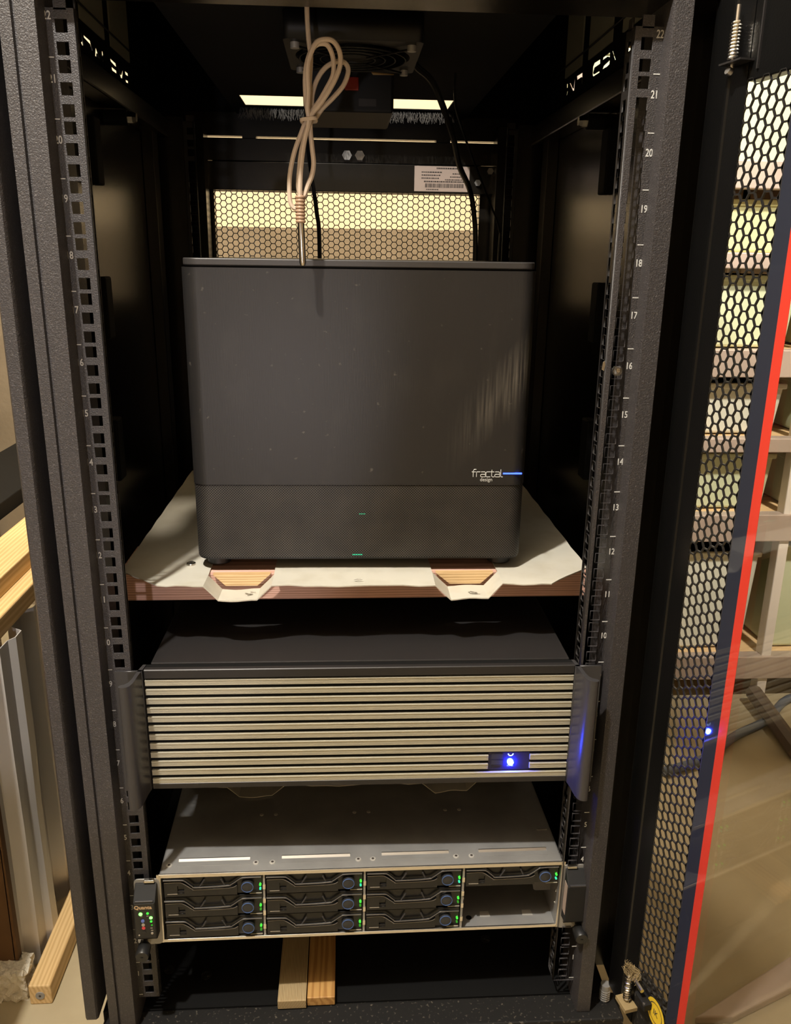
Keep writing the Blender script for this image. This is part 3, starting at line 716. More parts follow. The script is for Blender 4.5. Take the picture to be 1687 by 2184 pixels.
# ears with holes and curved extruded handles
for sx in (-1, 1):
    ear_o = rect(min(.214 * sx, .240 * sx), max(.214 * sx, .240 * sx), 0, HB)
    hs = [circle(.2325 * sx, z, .0036, 14) for z in (.030, .0665, .109)]
    me = setmat(plate_mesh('mounting_ear', ear_o, hs, .003, (0, -.003, 0), (1, 0, 0), (0, 0, 1)), 'handle')
    ear = link('mounting_ear', me, s3)
    prof = [(.2128, .010), (.2158, .010), (.2172, .003), (.2186, -.006), (.2192, -.013), (.2198, -.020), (.2214, -.0265), (.2240, -.0300), (.2268, -.0312), (.2282, -.0322), (.2288, -.0340), (.2282, -.0358), (.2266, -.0368), (.2236, -.0368), (.2205, -.0357), (.2182, -.0328), (.2168, -.0280), (.2160, -.020), (.2155, -.012), (.2140, -.003)]
    prof = [(x * sx, y) for x, y in (prof if sx > 0 else prof[::-1])]
    MB().prism(prof, .0, HB, 'Z').build('handle', 'handle', s3, smooth=True)

# lower corrugated strip between the two servers
sh2 = corrugated(.1785, .122, .40, -.200, .205, (.3, 0), VAL, .0135).build('corrugated_sheet', 'sheet', smooth=True)
tag(sh2, 'corrugated sheet offcut lying on the silver server, two ribs showing below the slatted server', 'plastic sheet')

# ================================================================== SILVER TWO-UNIT SERVER
s2 = root('drive_server', 'silver steel drive server with three drive columns and one half-empty bay, second from bottom', 'server', (.005, -.0031, .0744), (0, .0148, .0212))
w = .2161; H = .087; D2 = .56
MB().box(-w, w, .0, D2, 0, .0012).build('chassis_floor', 'steel', s2)
# lid with slots and rounded front lip
slots = [(-.1992, -.1236), (-.0896, -.0156), (.0189, .0931), (.1263, .2028)]
lx = -.005
me = setmat(plate_mesh('lid', rect(-w, w, .0, D2), [rect(a, b, .0185, .0225) for a, b in slots], .0010, (0, 0, H - .0005), (1, 0, 0), (0, 1, 0)), 'steel')
lid = link('lid', me, s2)
MB().box(-w - .0008, w + .0008, -.0012, .0008, H - .0040, H + .0003).build('lid_front_edge', 'bare', lid, bevel=.0004)
for a, b in slots:
    MB().prism([(.0185, H - .0018), (.0225, H - .0018), (.0225, H + .0012), (.0215, H + .0012)], a, b, 'X').build('lid_tab', 'bare', lid)
    MB().box(a, b, .0115, .0150, H - .0002, H + .0003).build('lid_emboss', 'steel', lid)
for x in (-.2083, -.1169, -.0993, -.0069, .0089, .1002, .1173):
    sc = MB().tube([(x, .0165 - .003, H - .0002), (x, .0165 - .003, H + .0006), (x, .0165 - .003, H + .0007)], [.0034, .0030, .0022], 14).build('lid_screw', 'screw', lid, smooth=True)
    MB().cyl((x, .0135, H + .0006), (x, .0135, H + .00085), .0015, 8).build('screw_recess', 'ink', sc)
for x in (-.1164, -.1001, -.0084, .0082, .0993, .116):
    MB().tube([(x, .094, H - .0002), (x, .094, H + .0005), (x, .094, H + .0007)], [.0024, .0022, .0012], 10).build('rivet', 'screw', lid, smooth=True)
MB().box(.200, .212, .0525, .0545, H - .0002, H + .0005).build('lid_stop', 'bare', lid)
for sx in (-1, 1):
    a, b = sorted((w * sx, (w - .0012) * sx))
    MB().box(a, b, .0, D2, 0, H).build('side_wall', 'steel', s2)
    a, b = sorted(((w + .0030) * sx, (w - .0012) * sx))
    MB().box(a, b, -.0012, .0, .0, H).build('front_edge_trim', 'bare', s2)
MB().box(-w, w, -.0012, .0010, .0, .0036).build('front_bottom_edge', 'bare', s2, bevel=.0004)
MB().box(-w + .002, w - .002, .17, .172, .002, H - .002).build('drive_backplane', 'matte', s2)
CX = [-w + .0012, -.1077, -.0003, .1074, w - .0012]     # bay edges
for x in CX[1:4]:
    MB().box(x - .0011, x + .0011, .0006, .170, .0014, H - .002).build('bay_divider', 'steel', s2)
    for z in (.012, .030, .046, .064): MB().box(x - .0013, x + .0015, -.0002, .0010, z, z + .006).build('divider_tab', 'bare', s2)
# empty bay details
b0 = CX[3]
MB().prism([(.186, .0575), (.190, .0400), (.1925, .0385), (.2095, .0385), (.2095, .0575)], .0125, .0135, 'Y').build('bay_tab', 'handle', s2, bevel=.0005)
for x in (.138, .187): MB().prism([(x - .006, .016), (x + .006, .016), (x + .005, .024), (x - .005, .024)], .0012, .0019, 'Z').build('floor_dimple', 'screw', s2)
MB().cyl((b0 + .012, .016, .001), (b0 + .012, .016, .0014), .0033, 14).build('floor_hole', 'matte', s2)
for z in (.024, .040): MB().cyl((w - .0012, .010, z), (w - .0022, .010, z), .0014, 10).build('wall_rivet', 'nickel', s2)
MB().cyl((b0 + .0010, .008, .036), (b0 + .0030, .008, .036), .0016, 10).build('wall_rivet', 'nickel', s2)
# ears
for sx in (-1, 1):
    poly = rrect(min(w * sx, .2425 * sx), max(w * sx, .2425 * sx), -.001, .0830, .0045)
    me = setmat(plate_mesh('server_ear', poly, [], .0015, (0, -.0008, 0), (1, 0, 0), (0, 0, 1)), 'steel')
    ear = link('server_ear', me, s2)
    a, b = (-.2410, -.2185) if sx < 0 else (.2195, .2412)
    pl = [(a + .001, .017), (a, .021), (a, .079), (b, .079), (b, .021), (b - .004, .0155)]
    MB().prism([(-.0016, .0155), (-.0150, .0185), (-.0165, .021), (-.0165, .066), (-.0150, .0675), (-.0030, .0790), (-.0016, .0790)], a, b, 'X').build('ear_housing', 'soft_black', s2, bevel=.0012)
    MB().box(a + .002, b - .002, -.0166, -.0140, .0662, .0682).build('housing_ridge', 'handle', s2, bevel=.0005)
    tx = (a + b) / 2 + (.0035 if sx < 0 else -.004)
    MB().box(tx - .0055, tx + .0055, -.0045, .0, .0800, .0832).build('ear_latch', 'nickel', s2, bevel=.0008)
    kx = -.2335 if sx < 0 else .2375
    kn = MB().tube([(kx, -.001, .0065), (kx, -.011, .0060)], .0056, 20).build('thumb_screw', 'nickel', s2, smooth=True)
    MB().tube([(kx, -.0095, .006), (kx, -.011, .0058), (kx, -.024, .0050), (kx, -.0255, .0049)], [.0058, .0068, .0072, .0064], 24).build('knurled_cap', 'black', kn, smooth=True)
    MB().box(kx - .0014, kx + .0014, -.0259, -.0254, .0046, .0052).build('cross_recess', 'matte', kn); 
# control panel on the left ear
cp = MB().box(-.2398, -.2197, -.0170, -.0163, .0215, .0655).build('control_panel', 'black', s2, bevel=.0002)
ax = -.2298
me = text_mesh('Quanta', .0060, (ax - .0012, -.0172, .0608), (1, 0, 0), (0, 0, 1), 'amber_print', 'w', weight=.00012); link('panel_lettering', me, cp)
def dot(x, z, r, m, name='panel_light'): MB().cyl((x, -.0170, z), (x, -.0176, z), r, 14).build(name, m, cp)
dot(ax - .0040, .0528, .0019, 'green_hot'); dot(ax + .0032, .0535, .0013, 'green_led'); dot(ax + .0063, .0478, .0017, 'green_hot'); dot(ax + .0063, .0432, .0012, 'green_led')
dot(ax + .0068, .0385, .0010, 'green_dim'); dot(ax - .0022, .0440, .0018, 'led_blue', 'panel_button'); dot(ax - .0020, .0390, .0017, 'lens_grey', 'panel_button'); dot(ax - .0018, .0350, .0018, 'led_red', 'panel_button'); dot(ax - .0014, .0295, .0018, 'bezel', 'panel_button')
dot(ax + .0066, .0280, .0013, 'lens_grey'); dot(ax - .0068, .0258, .0008, 'lens_grey')
for x, z in ((ax - .0035, .0497), (ax + .0030, .0500), (ax + .0062, .0345), (ax + .0066, .0315)):
    MB().box(x - .0011, x + .0011, -.01715, -.0170, z - .0004, z + .0004).build('panel_icon', 'lens_grey', cp)
MB().box(ax - .006, ax + .0055, -.01715, -.0170, .0225, .0235).build('panel_icon', 'bezel', cp)
lbx = MB().box(.2191, .2196, -.0140, -.0045, .028, .066).build('side_label', 'paper', s2)

# drive caddies
def make_caddy():
    c = root('drive_caddy', 'black drive caddy', 'drive caddy')
    Wc, Hc = .1045, .0252
    MB().box(.0005, Wc - .0005, .006, .150, .0006, Hc - .0006).build('drive_body', 'matte', c)
    face = [rect(.0012, Wc - .0004, .0008, Hc - .0006)]
    fx = MB().box(.0010, Wc - .0005, .0020, .0062, .0006, Hc - .0004).build('face_frame', 'gloss_plastic', c, bevel=.0004)
    # lower latch plate with a catch window
    o = [(.0015, .0010), (.0775, .0010), (.0775, .0125), (.0690, .0092), (.0350, .0082), (.0300, .0098), (.0222, .0165), (.0180, .0186), (.0015, .0182)]
    o = [(x, z) for x, z in o]
    me = setmat(plate_mesh('latch_plate', o, [rect(.0150, .0222, .0045, .0142)], .0034, (0, .0010, 0), (1, 0, 0), (0, 0, 1)), 'gloss_plastic')
    lp = link('latch_plate', me, c)
    MB().box(.0152, .0220, .0006, .0022, .0046, .0068).build('catch', 'bezel', lp)
    MB().box(.0045, .0150, -.0010, -.0006, .0040, .0045).build('grip_line', 'lens_grey', lp)
    edge = catmull([(.0016, -.0008, .0186), (.0165, -.0008, .0189), (.0215, -.0008, .0172), (.0305, -.0008, .0102), (.0345, -.0008, .0090), (.0690, -.0008, .0099), (.0772, -.0008, .0130)], 4)
    MB().tube(edge, .00045, 6).build('latch_edge', 'edge', lp, smooth=True)  # pale line drawn as the highlight along the latch plate
    # curved lever bar with two struts
    bar = catmull([(.0010, -.0012, .0222), (.0190, -.0012, .0220), (.0235, -.0012, .0208), (.0310, -.0012, .0140), (.0350, -.0012, .0122), (.0660, -.0012, .0132), (.0720, -.0012, .0152), (.0800, -.0012, .0212), (.0850, -.0012, .0228), (.1030, -.0012, .0230)], 5)
    lb_ = MB().tube(bar, .0011, 8).build('lever_bar', 'gloss_plastic', c, smooth=True)
    MB().tube([(p[0], p[1] - .0008, p[2] + .0004) for p in bar], .00042, 6).build('lever_highlight', 'edge', lb_, smooth=True)  # thin pale tube drawn as the bar's gloss highlight
    MB().tube([(.0385, -.0008, .0125), (.0435, -.0008, .0215)], .0009, 6).build('lever_strut', 'handle', lb_)
    MB().tube([(.0650, -.0008, .0128), (.0610, -.0008, .0215)], .0009, 6).build('lever_strut', 'handle', lb_)
    bt = MB().tube([(.0885, .002, .0122), (.0885, -.0030, .0122), (.0885, -.0036, .0122)], [.0066, .0066, .0058], 28).build('release_button', 'button', c, smooth=True)
    MB().tube([(.0885 + .0061 * math.cos(t * math.pi / 14), -.0035, .0122 + .0061 * math.sin(t * math.pi / 14)) for t in range(28)], .00055, 6, closed=True).build('button_ring', 'ring', bt, smooth=True)
    MB().box(.0905, .1035, -.0004, .0004, .0012, .0018).build('face_edge', 'lens_grey', fx)
    MB().cyl((.1018, .002, .0118), (.1018, -.0004, .0118), .00115, 12).build('activity_light', 'green_led', c)
    MB().cyl((.1018, .002, .0066), (.1018, -.0004, .0066), .00105, 12).build('status_light', 'green_dim', c)
    MB().box(.1013, .1023, -.0002, .0, .0146, .0153).build('light_mark', 'lens_grey', fx)
    return c
def copy_tree(o, parent=None):
    c = o.copy(); COL.objects.link(c)
    if parent: c.parent = parent
    for ch in o.children: copy_tree(ch, c)
    return c
proto = make_caddy(); first = True
rowname = ('top', 'middle', 'bottom'); colname = ('first', 'second', 'third', 'fourth')
SM = Matrix.Translation((.005, -.0031, .0744)) @ Matrix.Rotation(.0212, 4, 'Z') @ Matrix.Rotation(.0148, 4, 'Y')
for ci in range(4):
    for ri in range(3):
        if ci == 3 and ri > 0: continue
        c = proto if first else copy_tree(proto)
        first = False
        c.matrix_world = SM @ Matrix.Translation((CX[ci] + .0014, .0004, .0575 - ri * .0268))
        c['label'] = ('black hot-swap drive caddy, %s row, %s column from the left in the silver server' % (rowname[ri], colname[ci])) if ci < 3 else 'black drive caddy alone above the empty bay of the silver server'
        c['group'] = 'drive caddies in the silver server'
        for ch in c.children:
            if ch.name.startswith('status_light'):
                ch.data = ch.data.copy(); ch.data.materials[0] = M['teal_led' if ri == 0 else 'green_dim']

# ================================================================== PLANKS ON THE RACK FLOOR
p1 = MB().box(-.0922, -.0600, -.001, .45, -.0295, -.0180).build('plank', 'plank_grey', bevel=.0008)
tag(p1, 'open-grained greyish plank on the rack floor, left of the golden plank', 'plank', 'planks under the silver server')
p2 = MB().box(-.0590, -.0275, .002, .45, -.0295, -.0180).build('plank', 'plank_gold', bevel=.0008)
tag(p2, 'golden smooth plank on the rack floor beside the open-grained one', 'plank', 'planks under the silver server')

# ================================================================== CABLES
sc_ = root('sensor_cable', 'cream sensor cable coiled in loops with a metal probe, hanging before the tower computer', 'cable', (-.045, .06, .775))
def off(p, y): return (p[0] + .045, y, p[1] - .775)
A = [(-.0443, 1.0), (-.0443, 0.993), (-.0442, 0.9828), (-.0437, 0.9725), (-.0429, 0.9629), (-.0417, 0.9539), (-.0420, 0.9456), (-.0432, .93), (-.0438, .915), (-.0449, .9017), (-.0482, 0.8883), (-.0515, 0.8755), (-.0536, 0.8594), (-.0546, 0.8463), (-.052, 0.8375), (-.0495, 0.8390), (-.0462, 0.8481), (-.0425, 0.8563), (-.0405, 0.8661), (-.0415, 0.8789), (-.0427, 0.89), (-.0432, 0.8994)]
loop = [(-0.0445, 0.9025), (-0.0457, 0.9134), (-0.0465, 0.9257), (-0.0463, 0.9364), (-0.0448, 0.9455), (-0.0417, 0.9539), (-0.0369, 0.9596), (-0.0319, 0.9612), (-0.0266, 0.9596), (-0.0228, 0.9522), (-0.0217, 0.9431), (-0.0229, 0.9355), (-0.0281, 0.9261), (-0.0341, 0.9167), (-0.0402, 0.9088), (-0.0437, 0.9022)]
loop2 = [(-0.0442, 0.9022), (-0.0448, 0.9103), (-0.0439, 0.9227), (-0.0443, 0.9349), (-0.0435, 0.9456), (-0.0403, 0.9547), (-0.0356, 0.9616), (-0.0285, 0.9637), (-0.0219, 0.9624), (-0.0169, 0.9553), (-0.0159, 0.9463), (-0.0187, 0.9371), (-0.0247, 0.9262), (-0.0325, 0.9152), (-0.0394, 0.9073), (-0.0428, 0.9022)]
loop3 = [(-0.0425, 0.9022), (-0.0416, 0.9135), (-0.0408, 0.9228), (-0.0373, 0.9336), (-0.0304, 0.9436), (-0.022, 0.9489), (-0.0144, 0.9501), (-0.0099, 0.9464), (-0.0096, 0.9404), (-0.0137, 0.9311), (-0.0222, 0.9217), (-0.0325, 0.9121), (-0.0403, 0.9023)]
d1 = [(-0.0459, 0.9017), (-0.0516, 0.8898), (-0.0574, 0.8754), (-0.0614, 0.8592), (-0.0626, 0.8446), (-0.0618, 0.8331), (-0.0584, 0.8282), (-0.0542, 0.8299), (-0.0495, 0.8382), (-0.0455, 0.8481), (-0.0419, 0.8563), (-0.0403, 0.8661), (-0.0415, 0.8789), (-0.0427, 0.89), (-0.0432, 0.8994)]
d2 = [(-0.0432, .9000), (-0.0470, 0.8883), (-0.0497, 0.8755), (-0.0518, 0.8594), (-0.0527, 0.8463), (-0.0528, 0.8390)]
path = []
def seq(l, y0, y1):
    for i, p in enumerate(l): path.append(off(p, y0 + (y1 - y0) * i / max(1, len(l) - 1)))
seq(A, .004, .006); seq(loop3, .007, .009); seq(d1, .004, .001); seq(loop[1:], -.003, -.004); path.append(off((-.0447, .897), -.004)); path.append(off((-.0440, .903), -.006)); seq(loop2[1:], -.007, -.006); seq(d2, -.003, .0)
MB().tube(catmull(path, 5), .00215, 8).build('cable_jacket', 'cable', sc_, smooth=True)
ct = rrect(-.0062, .0062, -.010, .012, .003)
MB().tube([(x + .0010, y, .1262 + .12 * x) for x, y in ct], .0016, 6, closed=True).build('cable_tie', 'cable', sc_, smooth=True)
rings = []; radii = []
for i in range(25):
    rings.append((-.0078 + .0000 * i, 0, .0640 - .0235 * i / 24)); radii.append(.0047 if i % 3 else .0038)
MB().tube(rings, radii, 14).build('strain_relief', 'boot', sc_, smooth=True)
MB().tube([(-.0077, 0, .0410), (-.0066, 0, .0060), (-.0066, 0, .0035)], [.0031, .0031, .0022], 16).build('metal_probe', 'nickel', sc_, smooth=True)
bc = MB().tube(catmull([(.060, .26, .998), (.0673, .28, .990), (.0894, .30, .9757), (.1154, .33, .930), (.135, .40, .90), (.1624, .50, .8821), (.1736, .52, .8512), (.1797, .53, .7877), (.178, .53, .60), (.17, .53, .405)], 6), .0038, 8).build('power_cable', 'rubber', smooth=True)
tag(bc, 'thick black cable slanting from the roof fan down behind the tower computer', 'cable')
bc = MB().tube(catmull([(.118, .335, .995), (.125, .35, .95), (.1895, .5, .8702), (.2140, .53, .8269), (.214, .53, .7855), (.21, .53, .45)], 6), .0016, 6).build('thin_cable', 'rubber', smooth=True)
tag(bc, 'thin black lead running right of the thick cable behind the tower computer', 'cable')
bc = MB().tube(catmull([(-.062, .42, .998), (-.060, .46, .93), (-.0573, .5, .8902), (-.0514, .5, .8475), (-.0477, .5, .7815), (-.05, .5, .45)], 6), .0030, 8).build('power_cable', 'rubber', smooth=True)
tag(bc, 'black cable dropping straight behind the cream sensor coil and the tower computer', 'cable')

# ================================================================== ROOF FAN AND ITS POWER BOX
fan = root('cooling_fan', 'black square cooling fan under the rack roof behind the cream cable', 'fan', (-.004, .168, .999))
me = setmat(plate_mesh('fan_frame', rrect(-.064, .064, -.068, .068, .006), [circle(0, 0, .056, 40)], .024, (0, 0, -.013), (1, 0, 0), (0, 1, 0)), 'fan'); link('fan_frame', me, fan)
MB().cyl((0, 0, -.024), (0, 0, -.004), .021, 28).build('fan_hub', 'fan', fan, smooth=True)
for k in range(7):
    a = k * 2 * math.pi / 7; vs = []
    for i in range(5):
        r = .020 + .034 * i / 4; tw = a + .25 * i / 4
        vs += [(r * math.cos(tw - .28), r * math.sin(tw - .28), -.021), (r * math.cos(tw + .28), r * math.sin(tw + .28), -.007)]
    vs += [(x, y, z + .0012) for x, y, z in vs]
    f = []
    for i in range(4):
        f += [(2 * i, 2 * i + 1, 2 * i + 3, 2 * i + 2), (10 + 2 * i, 12 + 2 * i, 13 + 2 * i, 11 + 2 * i), (2 * i, 2 * i + 2, 12 + 2 * i, 10 + 2 * i), (2 * i + 1, 11 + 2 * i, 13 + 2 * i, 2 * i + 3)]
    f += [(0, 10, 11, 1), (8, 9, 19, 18)]
    MB().add(vs, f).build('fan_blade', 'fan', fan)
for r in (.052, .042, .032, .022):
    MB().tube([(r * math.cos(t * math.pi / 18), r * math.sin(t * math.pi / 18), -.027) for t in range(36)], .0009, 6, closed=True).build('guard_ring', 'fan', fan, smooth=True)
for k in range(4):
    a = math.pi / 4 + k * math.pi / 2; x, y = .0585 * math.cos(a) * 1.3, .0585 * math.sin(a) * 1.3
    MB().tube([(x, y, -.0278), (x * .25, y * .25, -.0278)], .0010, 6).build('guard_wire', 'fan', fan)
    MB().cyl((x, y, -.030), (x, y, -.024), .0042, 12).build('fan_screw', 'steel', fan, smooth=True)
MB().prism([(.020, .052), (.044, .060), (.022, .062)], -.0285, -.0275, 'Z').build('bent_tab', 'brass', fan)
box = root('power_box', 'black box with a small red switch hanging under the rack roof behind the fan', 'electrical box', (-.006, .30, .955))
MB().box(-.052, .050, .0, .13, -.010, .044).build('box_shell', 'fan', box, bevel=.003)
MB().cyl((-.008, -.004, .014), (-.008, .02, .014), .048, 40).build('box_grommet', 'matte', box, smooth=True) if False else None
MB().box(-.006, .010, -.0025, .002, .012, .026).build('rocker_switch', 'red_rocker', box, bevel=.001)
MB().box(.010, .030, -.0012, .002, -.004, .004).build('box_label', 'bezel', box)

# ================================================================== CAGE NUT in the right rail
cn = root('cage_nut', 'shiny zinc cage nut clipped in the right rail below number 16', 'nut', (.2260, .002, .6905))
MB().box(.0070, .0112, .0004, .0018, -.0010, .0030).build('cage', 'nickel', cn, bevel=.0005)
MB().tube([(.0085, .0016, 0), (.0085, .0068, 0)], .0046, 6).build('nut_body', 'steel', cn)
MB().prism([(-.0075, .002), (-.0050, .0005), (-.0040, .0060), (-.0048, .0100), (-.0068, .0085)], -.0014, .0004, 'Y').build('spring_ear', 'nickel', cn, bevel=.0004)

# ================================================================== LEFT OF THE RACK: timber frame with metal cladding
def stud(name, x0, x1, y0, y1, z0, z1, m, lab):
    o = MB().box(x0, x1, y0, y1, z0, z1).build(name, m, bevel=.002); tag(o, lab, 'lumber'); return o
fl = stud('floor_lumber', -.4340, -.4050, .150, 1.2, FZ, FZ + .031, 'pine', 'short pale pine lumber on the concrete floor, screw head in its end')
sc1 = MB().tube([(-.4195, .1505, FZ + .015), (-.4195, .1490, FZ + .015)], [.0062, .0058], 20).build('screw_head', 'steel', fl, smooth=True)
MB().cyl((-.4195, .1492, FZ + .015), (-.4195, .1486, FZ + .015), .0016, 10).build('screw_recess', 'ink', sc1)
def corr_wall():
    """vertical trapezoid-ribbed metal sheet running back from the camera in the plane x = -.45"""
    ys = []; y = .178; prof = [(-.005, .178), (-.005, .205), (.012, .215), (.012, .240), (.018, .250), (.018, .270), (-.004, .285), (-.004, .330), (.010, .345), (.010, .400), (-.004, .415), (-.004, .60), (.012, .615), (.012, .66), (-.004, .675), (-.004, 1.2)]
    v = []; n = len(prof)
    for z in (FZ + .006, .05, .16, .318):
        for dx, yy in prof: v.append((-.452 + dx + (.0015 * math.sin(z * 40 + yy * 30)), yy, z))
    N = len(v); v += [(x - .0012, yy, z) for x, yy, z in v]; f = []
    for j in range(3):
        for i in range(n - 1):
            q = (j * n + i, j * n + i + 1, (j + 1) * n + i + 1, (j + 1) * n + i); f.append(q); f.append(tuple(k + N for k in q[::-1]))
    for i in range(n - 1):
        f.append((i, i + N, i + 1 + N, i + 1)); t = 3 * n; f.append((t + i, t + i + 1, t + i + 1 + N, t + i + N))
    for j in range(3):
        f.append((j * n, (j + 1) * n, (j + 1) * n + N, j * n + N)); e = n - 1; f.append((j * n + e, j * n + e + N, (j + 1) * n + e + N, (j + 1) * n + e))
    return MB().add(v, f)
cw = corr_wall().build('metal_cladding', 'corr', smooth=False)
tag(cw, 'grey ribbed sheet metal standing on the floor lumber left of the rack', 'sheet metal')
MB().tube([(-.4560, .3470, .272), (-.4515, .3470, .272), (-.4475, .3470, .272)], [.0075, .0075, .004], 14).build('cladding_screw', 'nickel', cw, smooth=True)
MB().cyl((-.4560, .352, .296), (-.4535, .352, .296), .0025, 10).build('screw_hole', 'ink', cw)
stud('upper_lumber', -.4890, -.4420, -.20, 1.2, .325, .352, 'pine', 'pale pine lumber capping the grey ribbed metal, lower of the two')
stud('upper_lumber', -.5300, -.4650, -.20, 1.2, .352, .378, 'pine', 'pale pine lumber with rough top, lying above the capping piece')
stud('bracket_block', -.4850, -.4440, .150, .236, .268, .3245, 'pine_x', 'small pine block under the capping lumber beside the metal sheet')
bp_ = MB().box(-1.0, -.4535, .178, .190, FZ + .046, .266).build('brown_board', 'brown', bevel=.001); tag(bp_, 'brown board panel left of the ribbed metal sheet, above the crumbly foam', 'board')
# crumbly foam along its foot
fm = MB(); nx, nz = 26, 6
bmf = bmesh.new(); bmesh.ops.create_cube(bmf, size=1)
bmesh.ops.scale(bmf, vec=(.54, .036, .048), verts=bmf.verts); bmesh.ops.translate(bmf, vec=(-.7100, .1740, FZ + .022), verts=bmf.verts)
bmesh.ops.subdivide_edges(bmf, edges=[e for e in bmf.edges if abs(e.verts[0].co.x - e.verts[1].co.x) > .1], cuts=110, use_grid_fill=True)
bmesh.ops.subdivide_edges(bmf, edges=[e for e in bmf.edges if abs(e.verts[0].co.x - e.verts[1].co.x) < .001], cuts=7, use_grid_fill=True)
for vv in bmf.verts:
    k = .0030; vv.co += Vector((random.uniform(-k, k), random.uniform(-k, k), random.uniform(-k, k)))
    if vv.co.z < FZ: vv.co.z = FZ
fme = bpy.data.meshes.new('foam_strip'); bmf.to_mesh(fme); bmf.free(); fme.materials.append(M['foam'])
fo = link('foam_strip', fme); tag(fo, 'crumbly cream foam strip on the floor under the brown board', 'foam')
# beige partition further left and a dark strip added as the shaded gap under it
pb = MB().box(-.98, -.95, -.8, 1.45, .20, 2.0).build('beige_partition', 'wall_tan', bevel=.002); tag(pb, 'beige partition board rising behind the pine lumber left of the rack', 'board')
MB().box(-.98, -.95, -.8, -.76, FZ, .20).build('partition_stud', 'pine', pb); MB().box(-.98, -.95, 1.41, 1.45, FZ, .20).build('partition_stud', 'pine', pb)
dgb = MB().box(-.700, -.560, -.3, 1.2, .378, .405).build('shade_strip', 'matte', bevel=.002); tag(dgb, 'dark strip added as shade behind the rough-topped pine lumber', 'shade strip')
for y in (-.28, 1.16): MB().box(-.66, -.60, y, y + .03, FZ, .378).build('shade_strip_leg', 'matte', dgb)
for y in (-.19, 1.15): MB().box(-.52, -.49, y, y + .04, FZ, .325).build('frame_stud', 'pine', [o for o in COL.objects if o.name == 'upper_lumber'][0])

# ================================================================== RIGHT: shelving unit with plastic bins, seen through the open door
su = root('shelving_unit', 'tall pinkish-grey steel shelving unit behind the open glass door', 'shelving', (.95, 1.10, FZ))
def sk(mb, name, m, **k): return mb.build(name, m, su, **k)
X0, X1, Y0, Y1 = -.55, .95, -.20, .22
for x in (X0, -.03, X1 - .03):
    for y in (Y0, Y1 - .03): sk(MB().box(x, x + .022, y, y + .03, 0, 1.75), 'upright', 'shelf_metal' if x != -.03 else 'post_white', bevel=.002)
levels = [(.092, .055), (.425, .060), (.590, .030), (.770, .055), (.955, .030), (1.120, .050), (1.40, .06)]
for z, h in [(a + .02, b) for a, b in levels]:
    sk(MB().box(X0, X1, Y0 - .006, Y0 + .024, z - h, z), 'front_beam', 'shelf_metal', bevel=.002)
    sk(MB().box(X0, X1, Y1 - .03, Y1, z - h, z), 'rear_beam', 'shelf_metal', bevel=.002)
    sk(MB().box(X0, X1, Y0 + .024, Y1 - .03, z - .015, z - .003), 'shelf_deck', 'pine_x')
sk(MB().tube([(-.045, Y0 - .015, .030), (-.06, -.44, .018)], .018, 8), 'diagonal_brace', 'brace', smooth=True)
random.seed(3)
bins = []
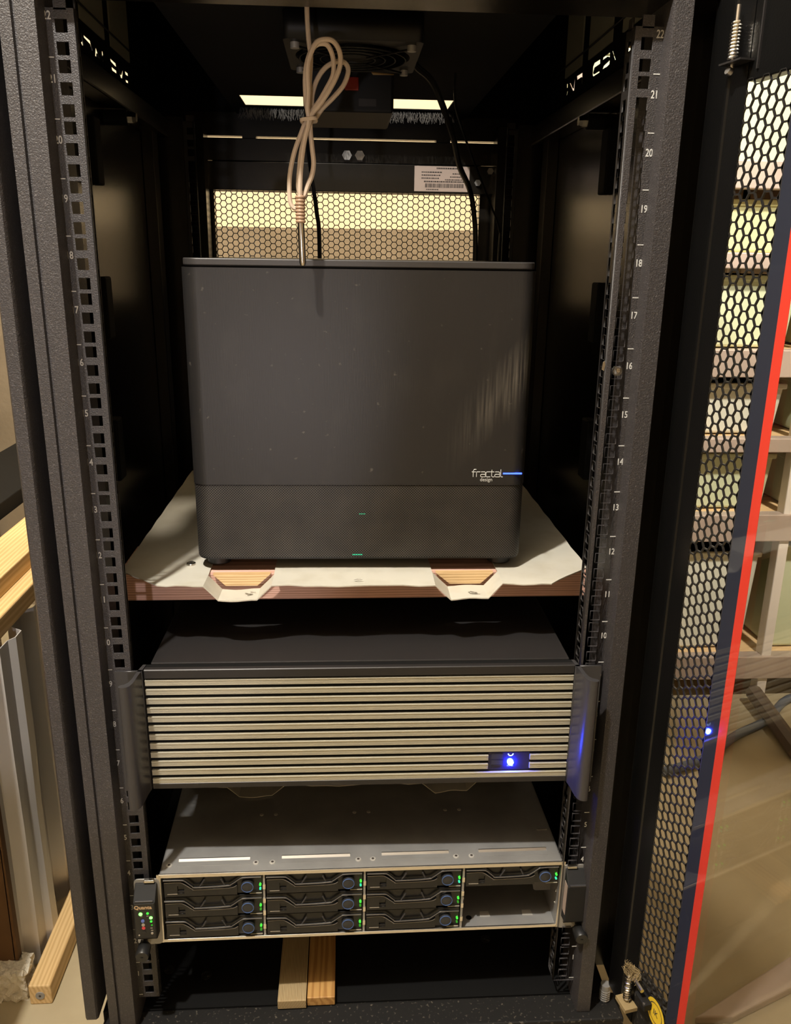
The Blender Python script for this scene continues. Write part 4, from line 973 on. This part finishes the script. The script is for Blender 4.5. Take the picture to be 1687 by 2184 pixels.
def bin_(x0, x1, y0, y1, z0, h, m, lab):
    o = root('storage_bin', lab, 'storage bin', (0, 0, 0), group='plastic bins on the shelving unit')
    cx, cy = (x0 + x1) / 2, (y0 + y1) / 2; o.location = (cx, cy, z0); a, b = (x1 - x0) / 2, (y1 - y0) / 2; t = .93
    v = [(-a * t, -b * t, 0), (a * t, -b * t, 0), (a * t, b * t, 0), (-a * t, b * t, 0), (-a, -b, h), (a, -b, h), (a, b, h), (-a, b, h)]
    MB().add(v, [(3, 2, 1, 0), (4, 5, 6, 7), (0, 1, 5, 4), (1, 2, 6, 5), (2, 3, 7, 6), (3, 0, 4, 7)]).build('tub', m, o, bevel=.006)
    MB().box(-a - .004, a + .004, -b - .004, b + .004, h - .012, h).build('lid', m, o, bevel=.003)
    return o
gaps = [(.092, .365, 2), (.425, .56, 1), (.590, .715, 1), (.770, .925, 1), (.955, 1.07, 1), (1.120, 1.34, 1), (1.40, 1.70, 1)]
mats = ['bin_white', 'bin', 'bin_white', 'bin', 'bin_yellow', 'bin', 'bin_pink']
nm = {'bin_white': 'milky white', 'bin': 'pale green', 'bin_yellow': 'yellow-green', 'bin_pink': 'dusty pink'}
tiers = ('bottom', 'second', 'third', 'fourth', 'fifth', 'sixth', 'top')
for li, (z0, z1, k) in enumerate([(a + .02, b + .02, c) for a, b, c in gaps]):
    for pi, (xa, xb) in enumerate(((.43, .655), (.665, .900), (.945, 1.20))):
        if li == 0 and pi == 0: continue
        h = (z1 - z0) * (.86 if (pi + li) % 2 else .92)
        m = mats[(li + (1 if pi > 1 else 0)) % 7]
        bin_(xa, xb, .935, 1.25, z0 + FZ, h, m, ('%s plastic bin %s on the bottom shelf behind the glass door' % (nm[m], 'beside the black crate' if pi == 1 else 'past the white upright')) if li == 0 else '%s plastic bin, %s from the left on the %s shelf of the shelving unit' % (nm[m], ('first', 'second', 'third')[pi], tiers[li]))
dk_ = MB().box(.45, .60, .92, 1.2, .113 + FZ, .113 + FZ + .13).build('black_crate', 'matte', bevel=.004); tag(dk_, 'black crate on the bottom shelf behind the door mesh', 'crate')
hs = MB().tube(catmull([(.60, .62, FZ + .010), (.70, .66, FZ + .010), (.80, .74, FZ + .010), (.90, .80, FZ + .010), (1.02, .90, FZ + .010), (1.3, .95, FZ + .010)], 6), .009, 10).build('garden_hose', 'hose', smooth=True); tag(hs, 'blue-grey hose lying on the concrete floor before the shelving', 'hose')
lt = MB().prism([(.4405, .0791), (.49, .0768), (.5928, .1186), (.80, .2100), (.80, .2700), (.6216, .173)], FZ, FZ + .012, 'Z').build('floor_strip', 'shelf_metal', bevel=.002); tag(lt, 'pale flat strip on the concrete floor under the open glass door', 'board')  # thin pale slab laid flat on the floor
